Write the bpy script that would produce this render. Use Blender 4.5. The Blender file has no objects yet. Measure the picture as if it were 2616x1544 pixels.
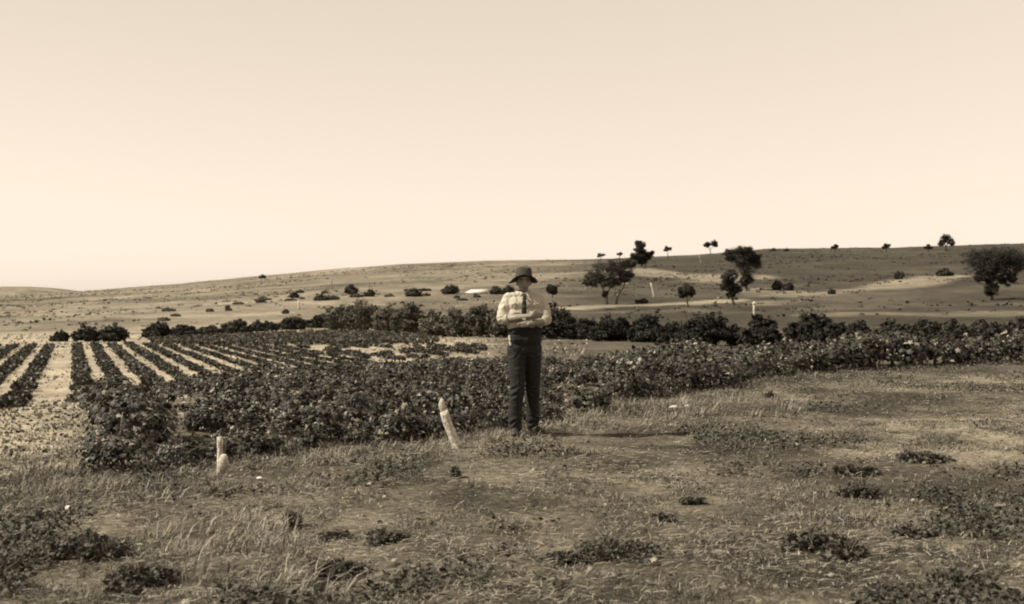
import bpy, bmesh, math, random
import numpy as np
from mathutils import Vector, Matrix

random.seed(7)
RNG = np.random.default_rng(7)
scene = bpy.context.scene
COL = scene.collection

# ------------------------------------------------------------------ camera, sky, sun, exposure
EYE = 1.6                       # lens height above the grass (m)
F = 2900.0                      # focal length in photograph pixels (photograph 2616 x 1544)
HZ = 745.0                      # level of the horizon in the photograph
cam_data = bpy.data.cameras.new("camera")
cam = bpy.data.objects.new("camera", cam_data)
COL.objects.link(cam)
cam.location = (0, 0, EYE)
cam.rotation_euler = (math.radians(90) - math.atan((772 - HZ) / F), 0, 0)
cam_data.sensor_width = 36.0
cam_data.lens = 36.0 * F / 2616.0
cam_data.clip_start = 0.1
cam_data.clip_end = 20000
cam_data.dof.use_dof = True
cam_data.dof.focus_distance = 12.3
cam_data.dof.aperture_fstop = (cam_data.lens / 1000.0) / 0.012
scene.camera = cam

SUN_EL = math.radians(45)
SUN_DIR = Vector((-0.985 * math.cos(SUN_EL), -0.17 * math.cos(SUN_EL), math.sin(SUN_EL))).normalized()
world = bpy.data.worlds.new("World")
scene.world = world
world.use_nodes = True
wn, wl = world.node_tree.nodes, world.node_tree.links
wn.clear()
sky = wn.new("ShaderNodeTexSky")
sky.sky_type = 'NISHITA'
sky.sun_disc = False
sky.sun_elevation = SUN_EL
sky.sun_rotation = -math.atan2(SUN_DIR.x, SUN_DIR.y)
sky.air_density = 1.0
sky.dust_density = 0.7
sky.ozone_density = 1.0
bw = wn.new("ShaderNodeRGBToBW")
pw = wn.new("ShaderNodeMath"); pw.operation = 'POWER'; pw.inputs[1].default_value = 0.4
tint = wn.new("ShaderNodeMix"); tint.data_type = 'RGBA'; tint.blend_type = 'MULTIPLY'
tint.inputs[0].default_value = 1.0
tint.inputs[7].default_value = (1.80, 1.54, 1.27, 1)
bg = wn.new("ShaderNodeBackground"); bg.inputs[1].default_value = 0.15
wo = wn.new("ShaderNodeOutputWorld")
wl.new(sky.outputs[0], bw.inputs[0]); wl.new(bw.outputs[0], pw.inputs[0])
wl.new(pw.outputs[0], tint.inputs[6]); wl.new(tint.outputs[2], bg.inputs[0]); wl.new(bg.outputs[0], wo.inputs[0])

sun_data = bpy.data.lights.new("sun", 'SUN')
sun_data.energy = 4.9
sun_data.angle = math.radians(0.5)
sun_data.color = (1.0, 0.945, 0.83)
sun = bpy.data.objects.new("sun", sun_data)
COL.objects.link(sun)
sun.location = (-30, -10, 40)
sun.rotation_euler = (-SUN_DIR).to_track_quat('-Z', 'Y').to_euler()

scene.view_settings.view_transform = 'Standard'
scene.view_settings.look = 'None'
scene.view_settings.gamma = 1.0
scene.view_settings.exposure = 0.95
scene.view_settings.use_curve_mapping = False
scene.cycles.filter_width = 2.0
scene.cycles.max_bounces = 5
scene.cycles.diffuse_bounces = 3
scene.cycles.transparent_max_bounces = 6
scene.cycles.use_denoising = True

# ------------------------------------------------------------------ helpers
def smooth(a, b, x):
    t = np.clip((x - a) / (b - a), 0, 1)
    return t * t * (3 - 2 * t)

def _hash(ix, iy, seed):
    h = (ix.astype(np.int64) * 374761393 + iy.astype(np.int64) * 668265263 + seed * 1442695041) & 0xFFFFFFFF
    h = ((h ^ (h >> 13)) * 1274126177) & 0xFFFFFFFF
    h = h ^ (h >> 16)
    return (h & 0xFFFFFF) / float(0xFFFFFF)

def vnoise(x, y, seed=0):
    x = np.asarray(x, float); y = np.asarray(y, float)
    ix = np.floor(x).astype(np.int64); iy = np.floor(y).astype(np.int64)
    fx = x - ix; fy = y - iy
    fx = fx * fx * (3 - 2 * fx); fy = fy * fy * (3 - 2 * fy)
    a = _hash(ix, iy, seed); b = _hash(ix + 1, iy, seed)
    c = _hash(ix, iy + 1, seed); d = _hash(ix + 1, iy + 1, seed)
    return (a * (1 - fx) + b * fx) * (1 - fy) + (c * (1 - fx) + d * fx) * fy - 0.5

def fbm(x, y, seed=0, octv=3):
    s = 0; amp = 1.0
    for k in range(octv):
        s = s + amp * vnoise(x * 2 ** k, y * 2 ** k, seed + k * 17); amp *= 0.5
    return s

def npmesh(name, V, tris=None, quads=None, tone=None, smooth_shade=False):
    V = np.asarray(V, np.float32)
    me = bpy.data.meshes.new(name)
    parts, sizes = [], []
    if tris is not None and len(tris):
        tris = np.asarray(tris, np.int32); parts.append(tris.ravel()); sizes.append(np.full(len(tris), 3, np.int32))
    if quads is not None and len(quads):
        quads = np.asarray(quads, np.int32); parts.append(quads.ravel()); sizes.append(np.full(len(quads), 4, np.int32))
    loops = np.concatenate(parts); sizes = np.concatenate(sizes)
    me.vertices.add(len(V)); me.vertices.foreach_set("co", V.ravel())
    me.loops.add(len(loops)); me.loops.foreach_set("vertex_index", loops)
    me.polygons.add(len(sizes))
    starts = np.concatenate(([0], np.cumsum(sizes)[:-1])).astype(np.int32)
    me.polygons.foreach_set("loop_start", starts)
    if smooth_shade:
        me.polygons.foreach_set("use_smooth", np.ones(len(sizes), bool))
    if tone is not None:
        at_ = me.attributes.new("tone", 'FLOAT', 'POINT')
        at_.data.foreach_set("value", np.asarray(tone, np.float32))
    me.update(calc_edges=True)
    me.validate()
    return me

def link(name, me, mat=None, parent=None, loc=(0, 0, 0), rot=(0, 0, 0), label=None, cat=None, group=None, kind=None):
    o = bpy.data.objects.new(name, me)
    COL.objects.link(o)
    o.location = loc; o.rotation_euler = rot
    if mat is not None and me is not None and len(me.materials) == 0:
        me.materials.append(mat)
    if parent is not None:
        o.parent = parent
    tag(o, label, cat, group, kind)
    return o

def tag(o, label=None, cat=None, group=None, kind=None):
    if label: o['label'] = label
    if cat: o['category'] = cat
    if group: o['group'] = group
    if kind: o['kind'] = kind
    return o

def empty(name, loc, label=None, cat=None, group=None, rz=0.0):
    o = bpy.data.objects.new(name, None)
    COL.objects.link(o)
    o.location = loc; o.rotation_euler = (0, 0, rz); o.empty_display_size = 0.2
    return tag(o, label, cat, group)

TINT = (1.0, 0.88, 0.68)       # the brown of the print
def sep(g, t=TINT): return (g * t[0], g * t[1], g * t[2], 1)

def mat_plain(name, g, rough=0.8, t=TINT, noise=0.3, scale=8.0, bump=0.0, bscale=40.0, spec=0.3):
    m = bpy.data.materials.new(name); m.use_nodes = True
    n, l = m.node_tree.nodes, m.node_tree.links
    b = n["Principled BSDF"]
    b.inputs["Roughness"].default_value = rough
    b.inputs["Specular IOR Level"].default_value = spec
    tc = n.new("ShaderNodeTexCoord")
    nz = n.new("ShaderNodeTexNoise"); nz.inputs["Scale"].default_value = scale; nz.inputs["Detail"].default_value = 5
    l.new(tc.outputs["Object"], nz.inputs["Vector"])
    r = n.new("ShaderNodeMapRange")
    r.inputs[1].default_value = 0.3; r.inputs[2].default_value = 0.7
    r.inputs[3].default_value = 1 - noise; r.inputs[4].default_value = 1 + noise
    l.new(nz.outputs[0], r.inputs[0])
    mx = n.new("ShaderNodeMix"); mx.data_type = 'RGBA'; mx.blend_type = 'MULTIPLY'; mx.inputs[0].default_value = 1
    mx.inputs[6].default_value = sep(g, t)
    l.new(r.outputs[0], mx.inputs[7]); l.new(mx.outputs[2], b.inputs["Base Color"])
    if bump > 0:
        n2 = n.new("ShaderNodeTexNoise"); n2.inputs["Scale"].default_value = bscale; n2.inputs["Detail"].default_value = 4
        l.new(tc.outputs["Object"], n2.inputs["Vector"])
        bp = n.new("ShaderNodeBump"); bp.inputs["Strength"].default_value = bump; bp.inputs["Distance"].default_value = 0.02
        l.new(n2.outputs[0], bp.inputs["Height"]); l.new(bp.outputs[0], b.inputs["Normal"])
    return m

def mat_tone(name, t=TINT, rough=0.7, spec=0.2, transl=0.0):
    """foliage and grass: each leaf or blade carries its own albedo in the attribute tone"""
    m = bpy.data.materials.new(name); m.use_nodes = True
    n, l = m.node_tree.nodes, m.node_tree.links
    b = n["Principled BSDF"]
    b.inputs["Roughness"].default_value = rough
    b.inputs["Specular IOR Level"].default_value = spec
    a = n.new("ShaderNodeAttribute"); a.attribute_name = "tone"
    mx = n.new("ShaderNodeMix"); mx.data_type = 'RGBA'; mx.blend_type = 'MULTIPLY'; mx.inputs[0].default_value = 1
    mx.inputs[6].default_value = (t[0] * .70, t[1] * .70, t[2] * .70, 1)
    l.new(a.outputs["Fac"], mx.inputs[7]); l.new(mx.outputs[2], b.inputs["Base Color"])
    if transl > 0:
        tr = n.new("ShaderNodeBsdfTranslucent"); l.new(mx.outputs[2], tr.inputs[0])
        ms = n.new("ShaderNodeMixShader"); ms.inputs[0].default_value = transl
        out = n["Material Output"]
        l.new(b.outputs[0], ms.inputs[1]); l.new(tr.outputs[0], ms.inputs[2]); l.new(ms.outputs[0], out.inputs[0])
    return m

# ------------------------------------------------------------------ terrain
HL = np.array([(-40, -50), (-9, 0.5), (-4.6, 8.0), (-3.7, 8.9), (-2.5, 10.4), (-0.8, 11.8), (0.9, 14.0), (2.3, 16.9),
               (5.0, 20.8), (8.0, 23.6), (11.0, 25.2), (16, 27.5), (60, 42)], float)   # edge of the mown headland
U = np.array((-0.3612, 0.9325))      # the vine rows run this way
VD = np.array((0.9325, 0.3612))

def polydist(x, y, P):
    best = np.full(np.shape(x), 1e9); sgn = np.ones(np.shape(x))
    for (x0, y0), (x1, y1) in zip(P[:-1], P[1:]):
        dx, dy = x1 - x0, y1 - y0; L2 = dx * dx + dy * dy
        t = np.clip(((x - x0) * dx + (y - y0) * dy) / L2, 0, 1)
        d = np.hypot(x - x0 - t * dx, y - y0 - t * dy)
        cr = dx * (y - y0) - dy * (x - x0)
        m = d < best
        best = np.where(m, d, best); sgn = np.where(m, np.where(cr >= 0, 1.0, -1.0), sgn)
    return best, sgn

SKX = np.array([-900, 0, 94, 260, 468, 666, 832, 1041, 1249, 1509, 1769, 1870, 1956, 2133, 2289, 2539, 2800, 3600], float)
SKY = np.array([752, 752, 751, 741, 725, 706, 691, 674, 666, 662, 653, 645, 637, 637, 638, 633, 630, 650], float)
RIDGE = 800.0

def T(x, y):
    """height of the ground at x, y (m)"""
    x = np.asarray(x, float); y = np.asarray(y, float)
    r = np.hypot(x, y)
    d, s = polydist(x, y, HL); sd = d * s
    near = 0.05 * fbm(x / 2.6, y / 2.6, 3) + 0.035 * fbm(x / 0.42, y / 0.42, 5) * (r < 60)
    wv = smooth(-0.5, 44, sd)
    flat = -3.0 - 0.0128 * np.minimum(r, 215) + 0.10 * fbm(x / 7, y / 7, 9)
    z = near * (1 - wv) + flat * wv
    # the far slope
    az = np.arctan2(x, np.maximum(y, 1e-6)); az = np.where(y <= 0, np.sign(x) * 1.4, az)
    px = 1308 + F * np.tan(np.clip(az, -1.2, 1.2))
    px = 1308 + (px - 1308)
    sk = np.interp(px, SKX, SKY)
    front = smooth(1.25, 0.85, np.abs(az))
    zr = EYE + (HZ - sk) / F * RIDGE
    t = np.clip((r - 215) / (RIDGE - 215), 0, 1)
    hill = (zr + 5.75) * (t ** 1.04) * front
    hill = hill + smooth(230, 340, r) * (0.55 * fbm(x / 60, y / 60, 21) + 0.25 * fbm(x / 14, y / 14, 23)) * (r < 1200)
    over = np.clip(r - RIDGE, 0, None)
    fall = np.minimum(over * 0.03, zr * 0.5 + 18)
    z = z + hill - fall * front
    far = np.exp(-((r - 2600) / 400.0) ** 2) * smooth(420, 60, px) * front * 30
    return z + far

def at(px, py, lim=3000.0):
    """where the line of sight through a photograph pixel meets the ground"""
    r = np.geomspace(3.0, lim, 5000)
    kx = (px - 1308) / F; kz = (HZ - py) / F
    y = r; x = kx * y
    z = T(x, y)
    hit = np.nonzero(z >= EYE + kz * y)[0]
    i = hit[0] if len(hit) else len(r) - 1
    return Vector((x[i], y[i], z[i]))

def ground(x, y): return float(T(np.array([x]), np.array([y]))[0])

az = np.concatenate([np.linspace(-180, -62, 40, endpoint=False), np.linspace(-62, -30, 60, endpoint=False),
                     np.linspace(-30, 30, 330, endpoint=False), np.linspace(30, 62, 60, endpoint=False),
                     np.linspace(62, 180, 40, endpoint=False)])
az = np.radians(az)
rad = np.concatenate([np.linspace(0.4, 4, 16, endpoint=False), np.geomspace(4, 900, 350, endpoint=False), np.geomspace(900, 5900, 60)])
A, R = np.meshgrid(az, rad)
X = np.concatenate([[0.0], (R * np.sin(A)).ravel()]); Y = np.concatenate([[0.0], (R * np.cos(A)).ravel()])
Z = T(X, Y)
na, nr = len(az), len(rad)
i0 = 1 + np.arange(nr - 1)[:, None] * na + np.arange(na)[None, :]
i1 = 1 + np.arange(nr - 1)[:, None] * na + (np.arange(na)[None, :] + 1) % na
quads = np.stack([i0, i1, i1 + na, i0 + na], -1).reshape(-1, 4)[:, ::-1]
tri0 = np.stack([np.zeros(na, int), 1 + (np.arange(na) + 1) % na, 1 + np.arange(na)], -1)[:, ::-1]

Rr = np.hypot(X, Y)
PX = 1308 + F * np.tan(np.clip(np.arctan2(X, np.maximum(Y, 1e-6)), -1.2, 1.2))
hd, hs = polydist(X, Y, HL); SD = hd * hs
vv = X * VD[0] + Y * VD[1]
# albedo of what grows or lies on the ground: dry grass, bare soil, pasture, stubble, tracks
tone = 0.105 + 0.14 * fbm(X / 1.9, Y / 1.9, 31) + 0.07 * fbm(X / .4, Y / .4, 32)
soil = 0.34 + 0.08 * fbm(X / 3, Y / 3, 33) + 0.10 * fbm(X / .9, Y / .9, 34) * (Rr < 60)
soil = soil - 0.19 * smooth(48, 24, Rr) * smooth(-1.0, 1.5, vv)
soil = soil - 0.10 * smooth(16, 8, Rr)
past = 0.10 + 0.05 * fbm(X / 9, Y / 9, 35)
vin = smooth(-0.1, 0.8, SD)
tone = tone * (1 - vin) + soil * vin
right_ = smooth(1120, 1330, PX + 90 * fbm(X / 8, Y / 8, 37)) * smooth(-.2, 1.2, SD) * smooth(13, 22, Rr)
tone = tone * (1 - right_) + past * right_
hillm = smooth(205, 235, Rr)
dry = 0.17 + 0.13 * fbm(X / 55, Y / 40, 39, 4) + 0.07 * fbm(X / 9, Y / 9, 41) + 0.03 * smooth(500, 800, Rr)
green = 0.05 + 0.04 * fbm(X / 70, Y / 50, 43, 4) + 0.03 * fbm(X / 9, Y / 9, 45)
gm = smooth(1250, 1720, PX + 260 * fbm(X / 60, Y / 60, 47))
hillt = dry * (1 - gm) + green * gm
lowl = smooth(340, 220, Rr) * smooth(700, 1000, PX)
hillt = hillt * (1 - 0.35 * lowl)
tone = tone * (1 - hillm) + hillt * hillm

def band(pts, width, val, strength=0.9):
    """a track or strip on the slope, laid along points picked on the ground"""
    global tone
    P = np.array([tuple(at(a, b))[:2] for a, b in pts])
    lo, hi = P.min(0) - width * 4, P.max(0) + width * 4
    m = (X > lo[0]) & (X < hi[0]) & (Y > lo[1]) & (Y < hi[1])
    if not m.any(): return
    d, _ = polydist(X[m], Y[m], P)
    d = d + width * 0.7 * fbm(X[m] / (width * 2), Y[m] / (width * 2), 51)
    w = strength * smooth(width, width * 0.45, d)
    tone[m] = tone[m] * (1 - w) + val * w

band([(1470, 788), (1620, 779), (1760, 775), (1850, 770)], 7, 0.27)
band([(1480, 800), (1760, 792), (1900, 800)], 5, 0.10)
band([(1590, 690), (1690, 702), (1800, 706), (1880, 716)], 16, 0.22, 0.8)
band([(1935, 742), (2030, 752), (2110, 752)], 12, 0.23, 0.8)
band([(1990, 775), (2150, 764), (2300, 727), (2430, 706)], 13, 0.24, 0.85)
band([(2150, 778), (2330, 748), (2560, 735)], 22, 0.075, 0.9)
band([(1650, 742), (1760, 752), (1830, 752)], 22, 0.09, 0.8)
band([(2060, 806), (2250, 800), (2420, 806), (2620, 800)], 7, 0.15, 0.8)
band([(2060, 790), (2300, 780), (2600, 778)], 9, 0.10, 0.8)
band([(1400, 756), (1300, 760), (1080, 772)], 14, 0.12, 0.8)
band([(420, 760), (620, 742), (860, 722)], 8, 0.27, 0.7)
band([(300, 785), (600, 775), (780, 752)], 10, 0.26, 0.6)
band([(860, 735), (700, 752), (480, 765), (300, 768)], 9, 0.11, 0.7)
band([(120, 800), (380, 812), (700, 800)], 6, 0.26, 0.6)
band([(1080, 700), (1260, 698), (1400, 702)], 14, 0.22, 0.6)
tone = np.clip(tone, 0.05, 0.55)

gm_ = npmesh("ground", np.stack([X, Y, Z], -1), tri0, quads, tone, True)
gmat = bpy.data.materials.new("ground_cover"); gmat.use_nodes = True
n, l = gmat.node_tree.nodes, gmat.node_tree.links
b = n["Principled BSDF"]; b.inputs["Roughness"].default_value = 0.95; b.inputs["Specular IOR Level"].default_value = 0.1
ga = n.new("ShaderNodeAttribute"); ga.attribute_name = "tone"
tc = n.new("ShaderNodeTexCoord")
prev = ga.outputs["Fac"]
for sc_, lo, hi in ((0.05, 0.72, 1.28), (0.3, 0.76, 1.24), (2.2, 0.7, 1.3), (14.0, 0.6, 1.4), (60.0, 0.6, 1.4)):
    nz = n.new("ShaderNodeTexNoise"); nz.inputs["Scale"].default_value = sc_; nz.inputs["Detail"].default_value = 3
    l.new(tc.outputs["Object"], nz.inputs["Vector"])
    mr = n.new("ShaderNodeMapRange"); mr.inputs[1].default_value = 0.3; mr.inputs[2].default_value = 0.7
    mr.inputs[3].default_value = lo; mr.inputs[4].default_value = hi
    l.new(nz.outputs[0], mr.inputs[0])
    mu = n.new("ShaderNodeMath"); mu.operation = 'MULTIPLY'
    l.new(prev, mu.inputs[0]); l.new(mr.outputs[0], mu.inputs[1]); prev = mu.outputs[0]
mx = n.new("ShaderNodeMix"); mx.data_type = 'RGBA'; mx.blend_type = 'MULTIPLY'; mx.inputs[0].default_value = 1
mx.inputs[6].default_value = (.70, .596, .43, 1)
l.new(prev, mx.inputs[7]); l.new(mx.outputs[2], b.inputs["Base Color"])
nb = n.new("ShaderNodeTexNoise"); nb.inputs["Scale"].default_value = 9; nb.inputs["Detail"].default_value = 8
l.new(tc.outputs["Object"], nb.inputs["Vector"])
bp = n.new("ShaderNodeBump"); bp.inputs["Strength"].default_value = 0.8; bp.inputs["Distance"].default_value = 0.06
l.new(nb.outputs[0], bp.inputs["Height"]); l.new(bp.outputs[0], b.inputs["Normal"])
link("ground", gm_, gmat, kind='structure')

# ------------------------------------------------------------------ foliage builders
def rand_unit(n_):
    v = RNG.normal(size=(n_, 3)); return v / np.linalg.norm(v, axis=1, keepdims=True)

def leaf_cards(C, Nn, size, aspect=0.6):
    """one small kite-shaped leaf face per centre"""
    k = len(C)
    a = np.cross(Nn, rand_unit(k)); a /= np.linalg.norm(a, axis=1, keepdims=True) + 1e-9
    bb = np.cross(Nn, a)
    s = np.asarray(size).reshape(-1, 1) * np.ones((k, 1))
    bend = Nn * s * 0.18
    V = np.stack([C - a * s, C + bb * s * aspect - bend, C + a * s, C - bb * s * aspect - bend], 1).reshape(-1, 3)
    Q = np.arange(4 * k).reshape(k, 4)
    return V, Q

def crown_mesh(name, blobs, leaf, dens, tone_lo, tone_hi, clump=0.30, cap=3600):
    """leaf faces gathered in clumps through the volume of each blob (cx,cy,cz,rx,ry,rz)"""
    Vs, Qs, Ts = [], [], []; off = 0
    for (cx, cy, cz, rx, ry, rz) in blobs:
        rr = (rx * ry * rz) ** (1 / 3)
        nc = int(np.clip(26 + 10 * rr, 26, 80))
        u = rand_unit(nc) * (RNG.random((nc, 1)) ** 0.38)
        cc = u * np.array([rx, ry, rz]) * 0.86 + np.array([cx, cy, cz])
        area = 4 * math.pi * rr * rr
        k = int(np.clip(area * dens / (leaf * leaf), 220, cap) / nc)
        ct = RNG.uniform(tone_lo, tone_hi, nc)
        cs = rr * clump * RNG.uniform(0.6, 1.25, nc)
        P = rand_unit(nc * k) * (RNG.random((nc * k, 1)) ** 0.45)
        ci = np.repeat(np.arange(nc), k)
        P = P * cs[ci][:, None] * np.array([1.1, 1.1, 0.8])
        C = cc[ci] + P
        Nn = (C - np.array([cx, cy, cz])) / np.array([rx, ry, rz])
        Nn = Nn / (np.linalg.norm(Nn, axis=1, keepdims=True) + 1e-6) + 0.9 * rand_unit(nc * k)
        Nn /= np.linalg.norm(Nn, axis=1, keepdims=True)
        V, Q = leaf_cards(C, Nn, leaf * RNG.uniform(0.6, 1.3, nc * k))
        tn = np.clip(ct[ci] * RNG.uniform(0.7, 1.3, nc * k), 0.01, 0.5)
        Vs.append(V); Qs.append(Q + off); Ts.append(np.repeat(tn, 4)); off += len(V)
    return npmesh(name, np.concatenate(Vs), None, np.concatenate(Qs), np.concatenate(Ts))

def tube(paths, sides=7):
    """paths: list of [(point, radius), ...] -> verts, quads of tapered limbs"""
    Vs, Qs = [], []; off = 0
    for path in paths:
        pts = [Vector(p) for p, _ in path]; m = len(pts)
        for i, (p, r_) in enumerate(zip(pts, [q for _, q in path])):
            d = (pts[min(i + 1, m - 1)] - pts[max(i - 1, 0)]).normalized()
            a = d.cross(Vector((0.3, 1, 0.1))).normalized(); bq = d.cross(a)
            for k in range(sides):
                an = 2 * math.pi * k / sides
                Vs.append(p + (a * math.cos(an) + bq * math.sin(an)) * r_)
        for i in range(m - 1):
            for k in range(sides):
                k2 = (k + 1) % sides
                Qs.append((off + i * sides + k, off + i * sides + k2, off + (i + 1) * sides + k2, off + (i + 1) * sides + k))
        c0 = len(Vs); Vs.append(pts[0]); Vs.append(pts[-1])
        for k in range(sides):
            k2 = (k + 1) % sides
            Qs.append((c0, off + k2, off + k, c0)); Qs.append((c0 + 1, off + (m - 1) * sides + k, off + (m - 1) * sides + k2, c0 + 1))
        off = len(Vs)
    tr = [(q[0], q[1], q[2]) for q in Qs if q[3] == q[0]]
    qd = [q for q in Qs if q[3] != q[0]]
    return np.array([tuple(v) for v in Vs]), tr, qd

def tube_mesh(name, paths, sides=7):
    V, t, q = tube(paths, sides); return npmesh(name, V, t, q, None, True)

M_LEAF = mat_tone("tree_leaves", (1.0, 0.91, 0.70), 0.75, 0.12)
M_BARK = mat_plain("bark", 0.12, 0.9, noise=0.4, scale=3, bump=0.5, bscale=9)
M_VLEAF = mat_tone("vine_leaves", (1.0, 0.90, 0.68), 0.6, 0.2, transl=0.06)
M_GRASS = mat_tone("grass_blades", (1.0, 0.885, 0.69), 0.7, 0.15, transl=0.1)
M_PALE = mat_plain("weathered_wood", 0.38, 0.9, (1, 0.9, 0.74), noise=0.5, scale=26, bump=0.9, bscale=70)
M_STONE = mat_plain("pale_stone", 0.5, 0.9, (1, 0.9, 0.76), noise=0.15, scale=9, bump=0.4, bscale=30)

def tree(name, px, py, blobs, stems, label, cat='tree', group=None, leaf=None, tl=(0.03, 0.085), dens=3.0):
    """blobs and stems are given in photograph pixels about the foot; they become metres at the tree's own distance"""
    p = at(px, py); k = p.y / F
    root = empty(name, p - Vector((0, 0, 0.05)), label, cat, group)
    lf = leaf or max(0.16, 0.62 * p.y / 1135)
    bl = []
    for (cx, cy, rx, ry) in blobs:
        bl.append(((cx - px) * k, RNG.uniform(-0.15, 0.15) * rx * k, (py - cy) * k, rx * k, 0.85 * rx * k, ry * k))
    link("crown", crown_mesh(name + "_crown", bl, lf * (1.25 if 'gum' not in name else 1.0), dens, *tl, cap=3600 if 'gum' in name else 1500), M_LEAF, root, kind='stuff')
    for st in stems:
        path = [(((x - px) * k, dy * k, (py - y) * k), w * k) for (x, y, dy, w) in st]
        link("trunk", tube_mesh(name + "_trunk", [path]), M_BARK, root)
    return root

def bush(px0, px1, top, base, label, tl, group, name="bush", cat='bush', dens=2.4):
    cx = (px0 + px1) / 2; w = (px1 - px0) / 2
    h = base - top
    bl = []
    m = max(3, int(round(2.4 * w / max(h, 1) + 2.5)))
    for i in range(m):
        f = (i + 0.5) / m * 2 - 1 + random.uniform(-.12, .12)
        hh = h * (1 - 0.34 * f * f) * random.uniform(0.68, 1.06)
        bl.append((cx + f * w * 0.82, base - hh * random.uniform(.44, .56), max(w / m * 1.3, h * 0.30) * random.uniform(.8, 1.25), hh * 0.56))
    bl.append((cx + random.uniform(-.2, .2) * w, base - h * 0.5, w * 0.66, h * 0.52))
    bl.append((cx, base - h * 0.28, w * 0.95, h * 0.32))
    stems = [[(cx + q * w * 0.3, base, 0, 1.6), (cx + q * w * 0.4, base - h * 0.3, 1, 1.2), (cx + q * w * 0.55, base - h * 0.6, 0, 0.5)] for q in (0.2,)]
    return tree(name, cx, base, bl, stems, label, cat, group, tl=tl, dens=dens)

# ------------------------------------------------------------------ hedgerow behind the vineyard
ORD = ['first', 'second', 'third', 'fourth', 'fifth', 'sixth', 'seventh', 'eighth', 'ninth', 'tenth', 'eleventh', 'twelfth', 'thirteenth',
       'fourteenth', 'fifteenth', 'sixteenth', 'seventeenth', 'eighteenth', 'nineteenth', 'twentieth']
for t_ in ('twenty', 'thirty', 'forty', 'fifty', 'sixty'):
    if t_ != 'twenty': ORD.append(t_[:-1] + 'ieth')
    ORD += [t_ + '-' + w_ for w_ in ORD[:9]]
G1 = 'dark bushes along the far end of the vineyard'
left_hedge = [(128, 174, 846, 873), (186, 262, 832, 873), (250, 328, 830, 873), (362, 440, 824, 864), (425, 520, 832, 860),
              (505, 585, 834, 856), (565, 645, 818, 852), (630, 715, 822, 847), (700, 790, 812, 842), (775, 870, 806, 838)]
for i, (a, b_, t_, s_) in enumerate(left_hedge):
    bush(a - 3, b_ + 3, t_ - 4, s_, 'low near-black bush at the far end of the vine rows, %s from the left' % ORD[i], (0.022, 0.05), G1)
G2 = 'grey bushes in the middle of the hedgerow'
mid_hedge = [(835, 905, 775, 846), (880, 970, 760, 852), (955, 1018, 782, 855), (1005, 1092, 774, 858), (1078, 1135, 792, 860),
             (1120, 1204, 788, 861), (1190, 1262, 782, 861), (1245, 1330, 776, 862)]
for i, (a, b_, t_, s_) in enumerate(mid_hedge):
    bush(a - 4, b_ + 4, t_ - 6, s_, 'mid-grey bushy shrub left of the man in the hedgerow, %s from the left' % ORD[i], (0.075, 0.15) if i % 3 else (0.06, 0.11), G2)
G3 = 'dark round bushes in the hedgerow right of the man'
right_hedge = [(1335, 1478, 774, 864), (1455, 1535, 818, 866), (1522, 1632, 806, 870), (1615, 1705, 808, 873), (1690, 1745, 828, 876),
               (1722, 1892, 800, 882), (1900, 1995, 812, 887), (2018, 2112, 796, 884), (2095, 2165, 822, 888), (2160, 2250, 820, 892)]
for i, (a, b_, t_, s_) in enumerate(right_hedge):
    lab = 'widest dark rounded bush in the hedgerow right of the man' if i == 5 else 'dark rounded bush in the hedgerow right of the man, %s along from him' % ORD[i]
    bush(a - 16, b_ + 16, t_ - 8, s_ + 2, lab, (0.016, 0.04), G3)
G4 = 'dark bushes at the right end of the hedgerow'
end_hedge = [(2240, 2335, 818, 888), (2320, 2410, 822, 887), (2395, 2490, 820, 888), (2470, 2570, 812, 887), (2550, 2650, 808, 888)]
for i, (a, b_, t_, s_) in enumerate(end_hedge):
    bush(a - 10, b_ + 10, t_ - 6, s_, 'dark bush above the vines at the right edge, %s counting leftwards from the edge' % ORD[4 - i], (0.024, 0.055), G4)

# ------------------------------------------------------------------ trees on the slope
G5 = 'gum trees on the slope'
tree('gum_tree', 1568, 778, [(1545, 690, 46, 30), (1520, 712, 30, 24), (1585, 684, 40, 26), (1600, 706, 24, 20), (1500, 722, 18, 9), (1612, 672, 18, 14), (1560, 722, 34, 14), (1545, 752, 12, 10)],
     [[(1552, 780, 0, 3.2), (1550, 760, 0, 2.6), (1540, 735, 2, 2), (1528, 712, 4, 1)], [(1574, 778, 0, 3.2), (1578, 758, 0, 2.6), (1592, 735, -2, 1.8), (1604, 706, -3, 0.8)],
      [(1550, 758, 0, 2), (1560, 730, 0, 1.5), (1566, 695, 0, 0.7)]],
     'wide spreading gum tree with two bare pale stems right of the man', group=G5, tl=(0.035, 0.09))
tree('gum_tree', 1638, 683, [(1636, 634, 19, 19), (1625, 655, 18, 12), (1650, 655, 19, 12), (1666, 646, 7, 6), (1640, 668, 15, 9), (1630, 622, 12, 8)],
     [[(1640, 684, 0, 2.4), (1639, 668, 0, 2), (1636, 640, 0, 1)], [(1648, 682, 0, 1.6), (1652, 664, 0, 1.2), (1655, 655, 0, .7)]],
     'tall tiered gum tree breaking the skyline above the spreading tree', group=G5, tl=(0.022, 0.055))
tree('gum_tree', 1908, 744, [(1890, 655, 40, 26), (1915, 680, 36, 40), (1865, 652, 22, 18), (1930, 662, 22, 24), (1905, 715, 20, 20), (1895, 640, 30, 12)],
     [[(1908, 745, 0, 3), (1907, 728, 0, 2.6), (1912, 690, 0, 1.8), (1915, 660, 0, 1)], [(1907, 728, 0, 2), (1890, 690, 0, 1.4), (1875, 656, 0, .7)]],
     'largest dark gum tree, high rounded crown on the right slope', group=G5, tl=(0.022, 0.05))
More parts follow.
